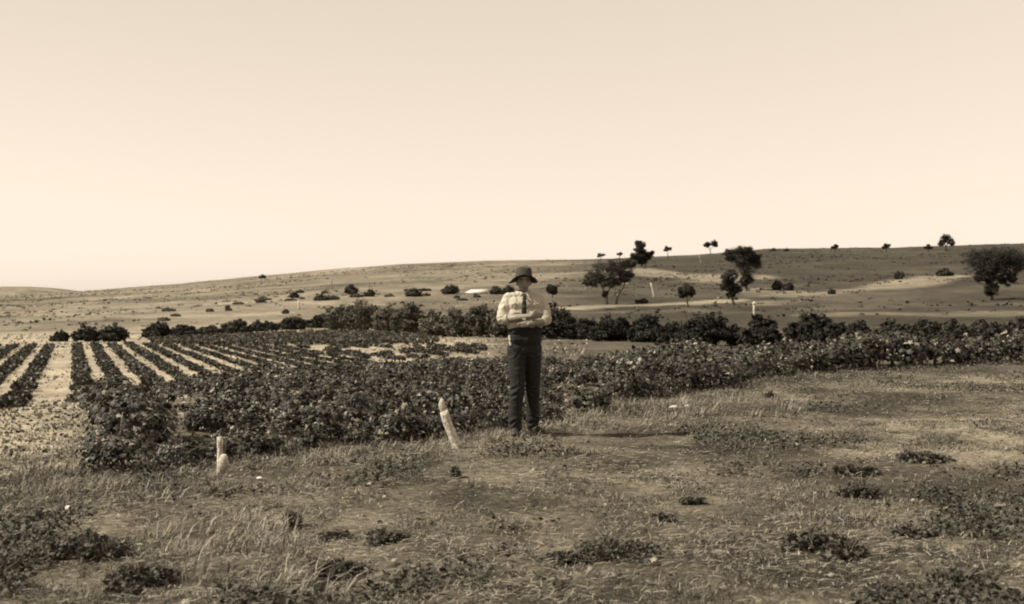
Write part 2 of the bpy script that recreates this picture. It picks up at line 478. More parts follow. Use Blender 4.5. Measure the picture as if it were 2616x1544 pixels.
tree('gum_tree', 1874, 780, [(1862, 708, 24, 20), (1858, 730, 20, 20), (1880, 738, 17, 16), (1868, 752, 16, 10)],
     [[(1878, 781, 0, 3), (1870, 764, 0, 2.6), (1864, 740, 0, 1.8), (1862, 712, 0, 1)], [(1870, 764, 0, 1.8), (1878, 750, 0, 1.2), (1882, 736, 0, .7)]],
     'narrow dark gum tree directly below and left of the largest one', group=G5, tl=(0.024, 0.055))
tree('gum_tree', 1757, 786, [(1754, 740, 24, 17), (1745, 752, 14, 12), (1766, 748, 13, 14)],
     [[(1759, 787, 0, 2.4), (1756, 772, 0, 2), (1754, 752, 0, 1.2)], [(1756, 772, 0, 1.2), (1764, 758, 0, .9), (1768, 748, 0, .5)]],
     'small round-headed gum tree between the spreading tree and the largest tree', group=G5, tl=(0.028, 0.065))
tree('gum_tree', 1411, 762, [(1410, 738, 17, 15), (1416, 746, 10, 9)], [[(1411, 763, 0, 1.8), (1411, 748, 0, 1.2), (1410, 736, 0, .7)]],
     'small round tree just right of the man on the slope', group=G5, tl=(0.028, 0.065))
tree('gum_tree', 2535, 768, [(2500, 662, 44, 32), (2530, 676, 62, 46), (2540, 668, 50, 36), (2560, 655, 60, 30), (2590, 672, 44, 34), (2520, 706, 34, 22), (2530, 738, 24, 20), (2575, 712, 30, 20)],
     [[(2535, 769, 0, 4), (2534, 745, 0, 3.4), (2528, 705, 0, 2.4), (2510, 668, 0, 1.2)], [(2534, 745, 0, 2.6), (2560, 705, 0, 2), (2580, 672, 0, 1)]],
     'big dark gum tree cut by the right edge of the picture', group=G5, tl=(0.02, 0.05))
sk = [(1535, 668, 1535, 653, 10, 5, 'small flat-topped tree just left of the tiered gum on the skyline'),
      (1583, 664, 1583, 650, 7, 5, 'tiny round tree between flat-topped tree and tiered gum on the skyline'),
      (1706, 657, 1706, 637, 10, 8, 'lone round-headed tree right of the tiered gum on the skyline'),
      (2132, 640, 2132, 632, 9, 7, 'squat dark tree in the middle of the right skyline'),
      (2264, 640, 2264, 630, 11, 7, 'flat-topped small tree on the right skyline'),
      (2371, 640, 2371, 632, 10, 8, 'squat dark tree left of the open-crowned skyline tree')]
G6 = 'trees standing on the skyline'
for (bx_, by_, cx, cy, rx, ry, lab) in sk:
    tree('skyline_tree', bx_, by_ + 4, [(cx, cy, rx * .8, ry * .8), (cx - rx * .6, cy + ry * random.uniform(0, .5), rx * .6, ry * .55), (cx + rx * .6, cy - ry * random.uniform(-.3, .4), rx * .55, ry * .6), (cx + rx * random.uniform(-.4, .4), cy - ry * .6, rx * .5, ry * .5)],
         [[(bx_, by_ + 5, 0, 1.3), (bx_, (by_ + cy) / 2, 0, .9), (cx, cy, 0, .5)]], lab, group=G6, tl=(0.025, 0.055), dens=1.6)
tree('skyline_tree', 1816, 655, [(1806, 626, 12, 8), (1824, 622, 11, 8), (1828, 629, 8, 4)],
     [[(1816, 656, 0, 1.2), (1814, 640, 0, .9), (1807, 627, 0, .5)], [(1814, 640, 0, .8), (1823, 624, 0, .4)]],
     'twin-headed thin tree on the skyline left of the largest tree', group=G6, tl=(0.025, 0.055), dens=1.6)
tree('skyline_tree', 2416, 642, [(2408, 616, 13, 12), (2424, 614, 13, 12), (2416, 606, 12, 8), (2432, 622, 9, 8), (2402, 624, 9, 7)],
     [[(2417, 643, 0, 1.6), (2416, 630, 0, 1.3), (2410, 616, 0, .6)], [(2416, 630, 0, 1), (2426, 614, 0, .5)]],
     'tallest open-crowned tree on the right skyline', group=G6, tl=(0.03, 0.06), dens=1.1)
G7 = 'shrubs dotted over the slope'
shr = [(1976, 6, 642, 633, 'tiny shrub on the skyline just right of the largest tree'), (2008, 6, 642, 634, 'second tiny shrub on the skyline right of the largest tree'),
       (670, 9, 712, 700, 'single low shrub on the left skyline'),
       (1985, 13, 742, 714, 'rounded dark shrub below right of the largest tree'), (2014, 15, 743, 720, 'leaning dark shrub right of the rounded one below the largest tree'),
       (2296, 12, 714, 688, 'round shrub above the pale track on the right slope'), (2412, 24, 706, 684, 'low wide shrub left of the big tree at the right edge'),
       (2125, 10, 752, 737, 'faint small shrub on the pale track on the right'), (900, 18, 752, 726, 'ragged dark shrub uphill of the middle hedgerow'),
       (945, 16, 758, 738, 'shrub next right of the ragged one uphill of the hedgerow'), (1056, 24, 758, 736, 'grey shrub midway between the ragged shrub and the farm shed'),
       (1150, 28, 752, 726, 'dark wide shrub immediately left of the farm shed'), (1268, 22, 752, 730, 'dark shrub immediately right of the farm shed'),
       (1298, 16, 750, 726, 'dark shrub hidden partly behind the head of the man'), (752, 12, 762, 742, 'grey shrub alone below the left skyline'), (730, 9, 802, 788, 'small round shrub above the left hedgerow'),
       (1640, 20, 776, 762, 'low dark scrub at the foot of the wide spreading tree'),
       (820, 22, 768, 752, 'flat grey shrub low on the left slope')]
for (cx, w, base, top, lab) in shr:
    bush(cx - w, cx + w, top, base, lab, (0.035, 0.08), G7, name='shrub', cat='shrub', dens=1.8)
G8 = 'scrub bushes scattered across the left slope'
lines = [((400, 812), (760, 770), 9, 'lowest band on the left slope'), ((560, 785), (880, 745), 6, 'middle band on the left slope'),
         ((800, 765), (1120, 752), 8, 'band just above the mid-grey hedge'), ((960, 770), (1230, 765), 6, 'short band nearest the man')]
for (a, b_, m, wh) in lines:
    for q, f in enumerate(sorted(random.random() for _ in range(m))):
        cx = a[0] + (b_[0] - a[0]) * f; base = a[1] + (b_[1] - a[1]) * f + random.gauss(0, 5)
        w = random.uniform(5, 22); h = random.uniform(5, 12)
        bush(cx - w, cx + w, base - h, base, 'low grey scrub bush, %s from left in the %s' % (ORD[q], wh), (0.06, 0.14), G8, name='scrub_bush', cat='bush', dens=1.2)

def tussocks(count):
    """rough grass and low scrub too small to tell apart on the far slope"""
    a = RNG.uniform(-.56, .60, count); r = np.sqrt(RNG.uniform(225. ** 2, 790. ** 2, count)); x = np.sin(a) * r; y = np.cos(a) * r
    keep = RNG.random(count) < .30 + 1.6 * fbm(x / 38, y / 38, 131, 4); x, y = x[keep], y[keep]; m = len(x); k4 = 5
    sz = RNG.uniform(.25, .8, m)
    C = np.repeat(np.stack([x, y, T(x, y)], -1), k4, 0) + rand_unit(m * k4) * np.repeat(sz, k4)[:, None] * np.array([1.3, 1.3, .25]) + np.array([0, 0, .15])
    Nn = np.array([0, 0, .9]) + rand_unit(m * k4); Nn /= np.linalg.norm(Nn, axis=1, keepdims=True)
    V, Q = leaf_cards(C, Nn, np.repeat(sz, k4) * RNG.uniform(.4, .9, m * k4), .7)
    base_ = np.where(1308 + F * np.tan(np.arctan2(x, y)) + RNG.normal(0, 200, m) < 1450, RNG.uniform(.11, .26, m), RNG.uniform(.03, .08, m))
    return npmesh('tussocks', V, None, Q, np.repeat(base_, 4 * k4))
link('tussocks', tussocks(13000), M_LEAF, label='rough tussocks and scrub covering the far hillside', cat='scrub', kind='stuff')

# ------------------------------------------------------------------ farm shed, poles and stones far off
def box_verts(x0, x1, y0, y1, z0, z1):
    V = [(x, y, z) for z in (z0, z1) for y in (y0, y1) for x in (x0, x1)]
    Q = [(0, 2, 3, 1), (4, 5, 7, 6), (0, 1, 5, 4), (2, 6, 7, 3), (0, 4, 6, 2), (1, 3, 7, 5)]
    return V, Q

M_ROOF = mat_plain("whitewashed_iron", 0.5, 0.6, (1, 0.92, 0.8), noise=0.1, scale=0.6)
M_SHEDWALL = mat_plain("shed_boards", 0.22, 0.9, noise=0.3, scale=1.0)
sp = at(1218, 752); k = sp.y / F
shed = empty('farm_shed', sp - Vector((0, 0, 0.3)), 'low farm shed with white roof far off between two shrubs', 'shed', rz=0.15)
W, D, H = 27 * k, 7 * k, 7 * k
V, Q = box_verts(-W, W, -D, D, 0, H); link('wall', npmesh('shed_wall', V, None, Q), M_SHEDWALL, shed)
rv = [(-W * 1.05, -D * 1.2, H + .02), (W * 1.05, -D * 1.2, H + .02), (W * 1.0, 0, H + 9 * k), (-W * 0.55, 0, H + 7 * k), (-W * 1.05, D * 1.2, H + .02), (W * 1.05, D * 1.2, H + .02),
      (-W * 1.05, -D * 1.2, H - .15), (W * 1.05, -D * 1.2, H - .15), (-W * 1.05, D * 1.2, H - .15), (W * 1.05, D * 1.2, H - .15)]
link('roof', npmesh('shed_roof', rv, [(0, 3, 4), (1, 5, 2)], [(0, 1, 2, 3), (3, 2, 5, 4), (0, 6, 7, 1), (5, 9, 8, 4), (0, 4, 8, 6), (1, 7, 9, 5), (6, 8, 9, 7)]), M_ROOF, shed)
V, Q = box_verts(-W * .3, -W * .1, -D - .06, -D + .02, 0, H * .8); link('door', npmesh('shed_door', V, None, Q), M_BARK, shed)

def pole(name, px, base, top, w, label, knob=0, lean=0, group=None, cat='pole', mat=None):
    p = at(px, base); k = p.y / F; h = (base - top) * k
    pts = [((lean * k * f + 0.12 * w * k * math.sin(5 * f), 0, h * f - 0.1), w * k * (1.05 - 0.35 * f) / 2) for f in (0, .25, .5, .75, 1)]
    me = tube_mesh(name, [pts], 8)
    if not knob:
        return link(name, me, mat or M_PALE, None, p, label=label, cat=cat, group=group)
    root = empty(name, p, label, cat, group)
    link('shaft', me, mat or M_PALE, root)
    bm = bmesh.new(); bmesh.ops.create_icosphere(bm, subdivisions=2, radius=knob * k, matrix=Matrix.Translation((lean * k, 0, h)))
    m2 = bpy.data.meshes.new('knob'); bm.to_mesh(m2); bm.free(); link('knob', m2, mat or M_PALE, root)
    return root

pole('white_pole', 1926, 832, 776, 6.5, 'tall white pole with a knob on top beside the hedgerow gap', 5, 1)
pole('dead_trunk', 1672, 764, 722, 5, 'bare pale leaning trunk on the slope below the tiered gum', 0, -9, cat='trunk')
pole('dead_trunk', 762, 792, 768, 6, 'short pale stub on the left slope above the hedgerow', 0, 2, cat='trunk')
pole('far_pole', 848, 742, 712, 2.0, 'thin grey pole low on the left slope, the left of two', 0, 0, 'poles on the left slope', mat=M_BARK)
pole('far_pole', 944, 746, 716, 2.0, 'thin grey pole low on the left slope, the right of two', 0, 0, 'poles on the left slope', mat=M_BARK)
pole('dead_trunk', 1792, 676, 652, 2.6, 'thin grey dead trunk leaning just under the skyline', 0, -6, cat='trunk', mat=M_SHEDWALL)
for i, (px, py, h) in enumerate([(1067, 880, 17), (1101, 880, 13), (1125, 880, 10), (1150, 884, 9)]):
    pole('vine_stake', px, py, py - h, 4.2 - .4 * i, 'short pale stake at the end of the crop strip, %s from the left' % ORD[i], group='stakes at the crop strip', cat='stake')
for i, (px, py, h) in enumerate([(684, 995, 20), (772, 990, 16), (860, 990, 17), (1100, 995, 30)]):
    pole('row_stake', px, py, py - h, 5, 'pale stake top among the massed vines left of the man, %s from the left' % ORD[i], group='stakes among the vines', cat='stake')
pole('row_stake', 2297, 905, 868, 7, 'pale leaning stake among the dark vines on the right', 0, -8, cat='stake')

def rock(name, loc, size, label, mat, sq=(1, 1, .7), seed=0, cat='stone', rz=0.0):
    bm = bmesh.new(); bmesh.ops.create_icosphere(bm, subdivisions=3, radius=1)
    for v in bm.verts:
        c = v.co; kx = 1 + 0.45 * float(vnoise(c.x * 1.6 + 9 * seed, c.y * 1.6 + c.z * 1.3, 61 + seed)) + 0.2 * float(vnoise(c.x * 4 + seed, c.y * 4 + c.z * 3.1, 67))
        v.co = Vector((c.x * sq[0], c.y * sq[1], c.z * sq[2])) * kx * size
    for f in bm.faces: f.smooth = True
    me = bpy.data.meshes.new(name); bm.to_mesh(me); bm.free()
    return link(name, me, mat, None, loc, (0, 0, rz), label, cat)

p = at(1496, 868); rock('boulder', p + Vector((0, 0, .12)), 0.42, 'white boulder lying at the foot of the hedgerow right of the man', M_STONE, (1.3, 1, .8), 1)
p = at(1722, 1045); rock('stone', p + Vector((0, 0, .02)), 0.042, 'larger of two white stones lying on the grass', M_STONE, (1.6, .9, .55), 2)
p = at(1758, 1040); rock('stone', p + Vector((0, 0, .015)), 0.032, 'smaller white stone beside the larger one on the grass', M_STONE, (1.7, .9, .4), 3)
p = at(172, 1308); rock('stone', p + Vector((0, 0, .02)), 0.024, 'single round white stone on the grass at far left', M_STONE, (1, 1, .9), 4)
p = at(662, 1228); rock('stone', p + Vector((0, 0, .015)), 0.022, 'small pale stone on the grass right of the two-pronged stump', M_STONE, (1.3, 1, .6), 5)

# ------------------------------------------------------------------ the vineyard
def vine_leaf_set(C, Nn, size):
    """lobed leaves: an eight-point outline fanned about the stalk"""
    kq = len(C)
    a = np.cross(Nn, rand_unit(kq)); a /= np.linalg.norm(a, axis=1, keepdims=True) + 1e-9
    bb = np.cross(Nn, a); s = size.reshape(-1, 1)
    outl = [(0.0, 1.0), (0.35, 0.52), (0.92, 0.45), (0.55, -0.1), (0.6, -0.6), (0.0, -0.35), (-0.6, -0.6), (-0.55, -0.1), (-0.92, 0.45), (-0.35, 0.52)]
    vs = [C]
    for (ox, oy) in outl:
        vs.append(C + a * s * ox * .55 + bb * s * oy * .55 - Nn * s * (0.10 + 0.16 * (ox * ox)))
    m = len(outl) + 1
    V = np.stack(vs, 1).reshape(-1, 3)
    base = np.arange(kq)[:, None] * m
    Tq = np.concatenate([np.stack([base[:, 0], base[:, 0] + 1 + j, base[:, 0] + 1 + (j + 1) % len(outl)], -1) for j in range(len(outl))])
    return V, Tq, m

def vine_points(nl, rx, h):
    nc = 22
    an = RNG.uniform(0, 2 * math.pi, nc); rr = RNG.random(nc) ** .55 * rx * .85
    zc = h * (0.30 + 0.62 * RNG.random(nc)) * (1 - 0.25 * (rr / rx))
    cc = np.stack([np.cos(an) * rr, np.sin(an) * rr, zc], -1)
    ci = RNG.integers(0, nc, nl)
    P = cc[ci] + rand_unit(nl) * (RNG.random((nl, 1)) ** .5) * np.array([.24, .24, .19]) * rx / .62
    P[:, 2] = np.abs(P[:, 2] - .04) + .04
    Nn = (P - np.array([0, 0, h * .35])); Nn /= np.linalg.norm(Nn, axis=1, keepdims=True) + 1e-6
    Nn = Nn + np.array([0, 0, .45]) + .75 * rand_unit(nl); Nn /= np.linalg.norm(Nn, axis=1, keepdims=True)
    return P, Nn

def vine_tones(nl):
    tn = RNG.uniform(.022, .07, nl)
    m = RNG.random(nl); tn[m > .87] = RNG.uniform(.16, .36, (m > .87).sum())  # pale leaves stand in for sunlit upper faces, set in the albedo
    return tn

VINES = []
for q in range(8):
    nl = 620; rx = random.uniform(.50, .66); h = random.uniform(.58, .84)
    P, Nn = vine_points(nl, rx, h)
    shoots = []
    for j in range(7):                                  # trailing shoots that leave the bush
        an = random.uniform(0, 6.28); e0 = rx * random.uniform(.4, .8); L = random.uniform(.18, .42); up_ = random.uniform(-.1, 1.0)
        shoots.append((an, e0, L, up_))
        for q2 in range(9):
            f = (q2 + 1) / 9; rr_ = e0 + L * f * .7
            P[(j * 9 + q2)] = (math.cos(an) * rr_ + random.gauss(0, .02), math.sin(an) * rr_ + random.gauss(0, .02), max(.05, h * .72 + L * up_ * f * (1 - .45 * f) + random.gauss(0, .02)))
    V, Tq, m = vine_leaf_set(P, Nn, .045 + .105 * RNG.random(nl) ** 1.3)
    fol = npmesh('vine_foliage', V, Tq, None, np.repeat(vine_tones(nl), m)); fol.materials.append(M_VLEAF)
    paths = [[((0, 0, -.08), .045), ((.02, .01, .08), .036), ((-.01, .02, .2), .034), ((.015, 0, .3), .042)]]
    for j in range(7):
        an = j * .9 + random.uniform(-.2, .2); c, s = math.cos(an), math.sin(an); e = random.uniform(.6, 1) * rx
        paths.append([((.01, 0, .28), .012), ((c * e * .35, s * e * .35, h * .62), .009), ((c * e * .7, s * e * .7, h * .82), .006), ((c * e, s * e, h * random.uniform(.45, .8)), .003)])
    for (an, e0, L, up_) in shoots:
        c, s = math.cos(an), math.sin(an)
        paths.append([((0, 0, .28), .008), ((c * e0, s * e0, h * .72), .005)] + [((c * (e0 + L * f * .7), s * (e0 + L * f * .7), h * .72 + L * up_ * f * (1 - .45 * f)), .0035) for f in (.5, 1)])
    tk = tube_mesh('vine_trunk', paths, 5); tk.materials.append(M_BARK)
    VINES.append((fol, tk))

cands = []      # x, y, scale, block
def px_of(x, y): return 1308 + F * x / y
ROW = 1.95
def vscale(px): return float(np.interp(px, [0, 560, 800, 1250, 1420, 1560, 1680, 1880, 2000, 2300], [.70, .70, .66, .58, .46, .58, .84, .74, .70, 1.12])) * random.uniform(.85, 1.15)
for kk in range(-7, 34):
    v = 0.52 + ROW * kk if kk >= 0 else -2.45 - ROW * (-1 - kk)
    for t in np.arange(2, 170, 1.0):
        tt = t + random.uniform(-.15, .15); w = v + random.uniform(-.09, .09)
        x, y = w * VD + tt * U
        if y < 3: continue
        px = px_of(x, y); r = math.hypot(x, y)
        if px < -160 or px > 2800: continue
        d, s = polydist(np.array([x]), np.array([y]), HL); sd = float(d[0] * s[0])
        if sd < (0.9 if kk >= 0 else 2.2): continue
        end = float(np.interp(px, [0, 330, 430, 740, 860, 1000, 1180, 1330, 2616], [146, 146, 140, 133, 108, 84, 74, 30, 27]))
        if r < end and not (r > 40 and random.random() < .10): cands.append((x, y, vscale(px) * (random.uniform(.7, 1.1) if r > 40 else 1) * (float(np.interp(px, [420, 700], [.74, 1])) if 12.5 < r < 50 and kk > 0 else 1) * float(np.interp(r, [25, 60], [1, .74])), 'main', px, r)) if not (r > 58 and px > 380) else cands.append((x, y, random.uniform(.26, .44) * float(np.interp(px, [380, 480], [1.4, 1])), 'main', px, r))
        elif r < 132 and px < 1240 and float(vnoise(tt / 5.0, kk * 7.3, 141)) + random.uniform(-.12, .12) > .10: cands.append((x, y, random.uniform(.25, .6), 'sparse', px, r))
for _ in range(2600):
    r = random.uniform(12, 48); px = random.uniform(270, 1400); x = (px - 1308) / F * r; y = r
    d, s = polydist(np.array([x]), np.array([y]), HL); sd = float(d[0] * s[0])
    lim = float(np.interp(px, [270, 560, 820, 1300], [12.5, 14, 40, 34]))
    if sd > 1.0 and r < lim and all((x - c[0]) ** 2 + (y - c[1]) ** 2 > .42 for c in cands if abs(c[1] - y) < .7):
        cands.append((x, y, vscale(px) * random.uniform(.7, .95), 'fill', px, r))
seg = HL[3:12]
for (x0, y0), (x1, y1) in zip(seg[:-1], seg[1:]):
    L = math.hypot(x1 - x0, y1 - y0)
    for q in np.arange(0, L, .55):
        f = q / L; o_ = random.uniform(.35, .75)
        x = x0 + (x1 - x0) * f - (y1 - y0) / L * o_; y = y0 + (y1 - y0) * f + (x1 - x0) / L * o_
        px = px_of(x, y)
        if px < 205 or random.random() < .05: continue
        cands.append((x, y, vscale(px) * random.uniform(.5, 1.2) * (.7 if px < 300 else 1), 'edge', px, math.hypot(x, y)))
near = sorted([c for c in cands if 0 < c[4] < 2640], key=lambda c: c[5])[:300]
nset = set(id(c) for c in near)
print('vines', len(cands), 'individual to', near[-1][5])

VL = {'path': ('leafy grapevine in the row bordering the pale path at the left', 'vines bordering the pale path'),
      'mass': ('leafy grapevine in the crowded mass behind the front row, left of the man', 'crowded vines left of the man'),
      'edge': ('leafy grapevine behind the front row, right of the man', 'vines right of the man'),
      'right': ('dark leafy grapevine behind the front row near the right edge', 'vines at the right edge')}
def zone(c):
    v = c[0] * VD[0] + c[1] * VD[1]
    if v < 1.1: return 'path'
    if c[4] < 1400: return 'mass'
    if c[4] < 1980: return 'edge'
    return 'right'
front = sorted([c for c in near if c[3] == 'edge'], key=lambda c: c[4])
fl = [c for c in front if c[4] < 1340]; fr = [c for c in front if c[4] >= 1340]
flab = {id(c): 'grapevine in the front row by the grass left of the man, %s from the left' % ORD[i] for i, c in enumerate(fl)}
flab.update({id(c): 'grapevine in the front row by the grass right of the man, %s from him' % ORD[i] for i, c in enumerate(fr)})
for c in near:
    lab, grp = VL[zone(c)]
    if id(c) in flab: lab, grp = flab[id(c)], 'front row of vines along the grass'
    fol, tk = random.choice(VINES)
    root = empty('grapevine', (c[0], c[1], ground(c[0], c[1]) - .02), lab, 'grapevine', grp, random.uniform(0, 6.28))
    root.scale = (c[2], c[2], c[2] * random.uniform(.9, 1.1))
    for nm, me in (('foliage', fol), ('trunk', tk)):
        o = bpy.data.objects.new(nm, me); COL.objects.link(o); o.parent = root
        if nm == 'foliage': o['kind'] = 'stuff'

def vine_mass(name, pts, nl, leaf, label, tl=None, hs=1.0, rx=.62, wide=1.0):
    kq = len(pts); P = np.concatenate([vine_points(nl, rx, .82 * hs)[0] for _ in range(12)]).reshape(12, nl, 3)
    arr = np.array([(c[0], c[1], c[2]) for c in pts])
    zz = T(arr[:, 0], arr[:, 1])
    sel = RNG.integers(0, 12, kq)
    C = P[sel] * arr[:, 2][:, None, None] * np.array([wide, wide, 1.0]) + np.stack([arr[:, 0], arr[:, 1], zz], -1)[:, None, :]
    C = C.reshape(-1, 3)
    Nn = np.array([0, 0, .6]) + rand_unit(len(C)); Nn /= np.linalg.norm(Nn, axis=1, keepdims=True)
    V, Q = leaf_cards(C, Nn, leaf * RNG.uniform(.7, 1.3, len(C)), .8)
    tn = vine_tones(len(C)) if tl is None else RNG.uniform(*tl, len(C))
    return link(name, npmesh(name, V, None, Q, np.repeat(tn, 4)), M_VLEAF, label=label, cat='grapevines', kind='stuff')

rest = [c for c in cands if id(c) not in nset]
vine_mass('distant_vines', rest, 130, .115, 'distant rows of grapevines running away down the slope', wide=1.7)
blk = []
U2 = np.array((0.30, 0.954)); V2 = np.array((0.954, -0.30))     # the rows of the farther block
for kk in range(-60, 40):
    for t in np.arange(100, 245, 1.5):
        x, y = kk * 2.9 * V2 + (t + random.uniform(-.2, .2)) * U2
        if y < 50: continue
        px = px_of(x, y); r = math.hypot(x, y)
        far = float(np.interp(px, [380, 500, 830, 1100], [158, 166, 196, 178]))
        nr_ = float(np.interp(px, [380, 500, 1100], [142, 135, 134]))
        if 385 < px < 1090 and nr_ < r < far:
            blk.append((x, y, random.uniform(.8, 1.15)))
            if r < far - 24:
                blk.append((x + 1.35 * V2[0] + random.uniform(-.3, .3), y + 1.35 * V2[1], random.uniform(.7, 1.0)))
print('far block', len(blk))
vine_mass('far_vine_block', blk, 46, .16, 'dark block of low vines beyond the pale bare strip', (.05, .12))

def floor_litter(count):
    """clods, weeds and dropped leaves on the tilled floor between the rows"""
    r = np.exp(RNG.uniform(math.log(9.), math.log(215.), count)); px = RNG.uniform(-150, 1500, count)
    y = r / np.sqrt(1 + ((px - 1308) / F) ** 2); x = (px - 1308) / F * y
    d, s_ = polydist(x, y, HL); keep = (d * s_ > .2) & (RNG.random(count) < .45 + 1.0 * fbm(x / 6, y / 6, 151)); x, y, r = x[keep], y[keep], r[keep]; m = len(x)
    sz = np.clip(.012 + .0011 * r, .02, .16) * RNG.uniform(.5, 1.5, m)
    C = np.stack([x, y, T(x, y) + sz * .35], -1)
    Nn = np.array([0, 0, .5]) + rand_unit(m); Nn /= np.linalg.norm(Nn, axis=1, keepdims=True)
    V, Q = leaf_cards(C, Nn, sz, .7)
    tn = np.where(RNG.random(m) < .55, RNG.uniform(.06, .16, m), RNG.uniform(.25, .5, m))
    return npmesh('floor_litter', V, None, Q, np.repeat(tn, 4))
link('floor_litter', floor_litter(42000), M_GRASS, label='clods, weeds and dropped leaves on the soil between vine rows', cat='litter', kind='stuff')

# ------------------------------------------------------------------ stumps at the edge of the vines
def gnarl(name, paths, seed, amp=.012, sides=12):
    V, t, q = tube(paths, sides)
    V = V + (np.stack([vnoise(V[:, 2] * 22 + seed, V[:, 0] * 30, 71), vnoise(V[:, 2] * 25, V[:, 1] * 30 + seed, 73), 0 * V[:, 0]], -1)) * amp
    return npmesh(name, V, t, q, None, True)

p = at(562, 1218)
st = empty('stump', p - Vector((0, 0, .03)), 'short white stump with two prongs and a round bulge, before the left vines', 'stump')
link('stem', gnarl('stump_stem', [[((0, 0, 0), .032), ((.0, 0, .08), .028), ((.0, -.005, .18), .028), ((.0, 0, .26), .027), ((-.002, 0, .32), .026), ((-.004, 0, .375), .027), ((-.004, 0, .378), .006)]], 3, .005), M_PALE, st)
link('prong', gnarl('stump_prong', [[((.03, 0, .18), .010), ((.042, 0, .25), .006), ((.040, .01, .31), .007)]], 4), M_BARK, st)
bm = bmesh.new(); bmesh.ops.create_icosphere(bm, subdivisions=3, radius=1)
for v in bm.verts:
    c = v.co.copy(); kx = 1 + .3 * float(vnoise(c.x * 2 + 5, c.z * 2 + c.y, 77))
    v.co = Vector((.028 + c.x * .050 * kx, -.004 + c.y * .045 * kx, .150 + c.z * .085 * kx))
for f in bm.faces: f.smooth = True
me = bpy.data.meshes.new('bulge'); bm.to_mesh(me); bm.free(); link('bulge', me, M_PALE, st)
p = at(1165, 1146)
st = empty('leaning_post', p - Vector((0, 0, .04)), 'thick pale weathered post leaning left, between stump and man', 'post')
def split_post(name, rings, seed):
    """split timber: an uneven six-sided section per ring (x, z, half width, half depth, skew of the cut)"""
    V, Q = [], []
    base = [(1, .2), (.55, .95), (-.35, 1), (-1, .35), (-.75, -.8), (.3, -1)]
    for i_, (x, z, w, d_, sk_) in enumerate(rings):
        for j_, (ox, oy) in enumerate(base):
            q_ = 1 + .22 * float(vnoise(j_ * 3.7 + seed, i_ * .8 + seed, 75))
            V.append((x + ox * w * q_, oy * d_ * q_, z + sk_ * ox + .25 * sk_ * oy))
    for i_ in range(len(rings) - 1):
        for j_ in range(6):
            Q.append((i_ * 6 + j_, i_ * 6 + (j_ + 1) % 6, i_ * 6 + 6 + (j_ + 1) % 6, i_ * 6 + 6 + j_))
    n_ = (len(rings) - 1) * 6
    return npmesh(name, V, None, Q + [(n_, n_ + 1, n_ + 2, n_ + 3), (n_, n_ + 3, n_ + 4, n_ + 5)])
link('shaft', split_post('post_shaft', [(.03, -.03, .085, .07, 0), (.01, .06, .060, .055, .0), (-.035, .17, .052, .05, .0), (-.075, .27, .050, .046, .0), (-.105, .36, .046, .04, .01), (-.125, .42, .040, .034, .025)], 3), M_PALE, st)
link('broken_tip', split_post('post_tip', [(-.132, .40, .026, .02, 0), (-.140, .45, .034, .022, .01), (-.150, .50, .030, .018, .02), (-.158, .535, .012, .008, .02)], 9), M_PALE, st)

# ------------------------------------------------------------------ the man
def add_capsule(bm, p0, r0, p1, r1, seg=14):
    p0, p1 = Vector(p0), Vector(p1); d = p1 - p0; L = d.length
    q = Vector((0, 0, 1)).rotation_difference(d.normalized()).to_matrix().to_4x4() if L > 1e-6 else Matrix.Identity(4)
    for p_, r_ in ((p0, r0), (p1, r1)):
        bmesh.ops.create_uvsphere(bm, u_segments=seg, v_segments=10, radius=r_, matrix=Matrix.Translation(p_))
    if L > 1e-6:
        bmesh.ops.create_cone(bm, cap_ends=True, cap_tris=False, segments=seg, radius1=r0, radius2=r1, depth=L, matrix=Matrix.Translation((p0 + p1) / 2) @ q)

def add_ell(bm, c, r, rot=(0, 0, 0), seg=20):
    m = Matrix.Translation(c) @ Matrix.Rotation(rot[2], 4, 'Z') @ Matrix.Rotation(rot[1], 4, 'Y') @ Matrix.Rotation(rot[0], 4, 'X') @ Matrix.Diagonal((*r, 1))
    bmesh.ops.create_uvsphere(bm, u_segments=seg, v_segments=14, radius=1, matrix=m)

def fuse(name, caps, ells, voxel, sm=4, chains=()):
    """one continuous skin grown over overlapping limbs"""
    bm = bmesh.new()
    for c in caps: add_capsule(bm, *c)
    for ch in chains:
        for (a, ra), (b2, rb) in zip(ch[:-1], ch[1:]): add_capsule(bm, a, ra, b2, rb)
    for e in ells: add_ell(bm, *e)
    me = bpy.data.meshes.new(name + '_src'); bm.to_mesh(me); bm.free()
    o = bpy.data.objects.new(name + '_src', me); COL.objects.link(o)
    md = o.modifiers.new('r', 'REMESH'); md.mode = 'VOXEL'; md.voxel_size = voxel; md.use_smooth_shade = True
    ms = o.modifiers.new('s', 'SMOOTH'); ms.iterations = sm; ms.factor = 0.5
    dg = bpy.context.evaluated_depsgraph_get(); dg.update()
    out = bpy.data.meshes.new_from_object(o.evaluated_get(dg)); out.name = name
    bpy.data.objects.remove(o); bpy.data.meshes.remove(me)
    out.materials.clear()
    return out

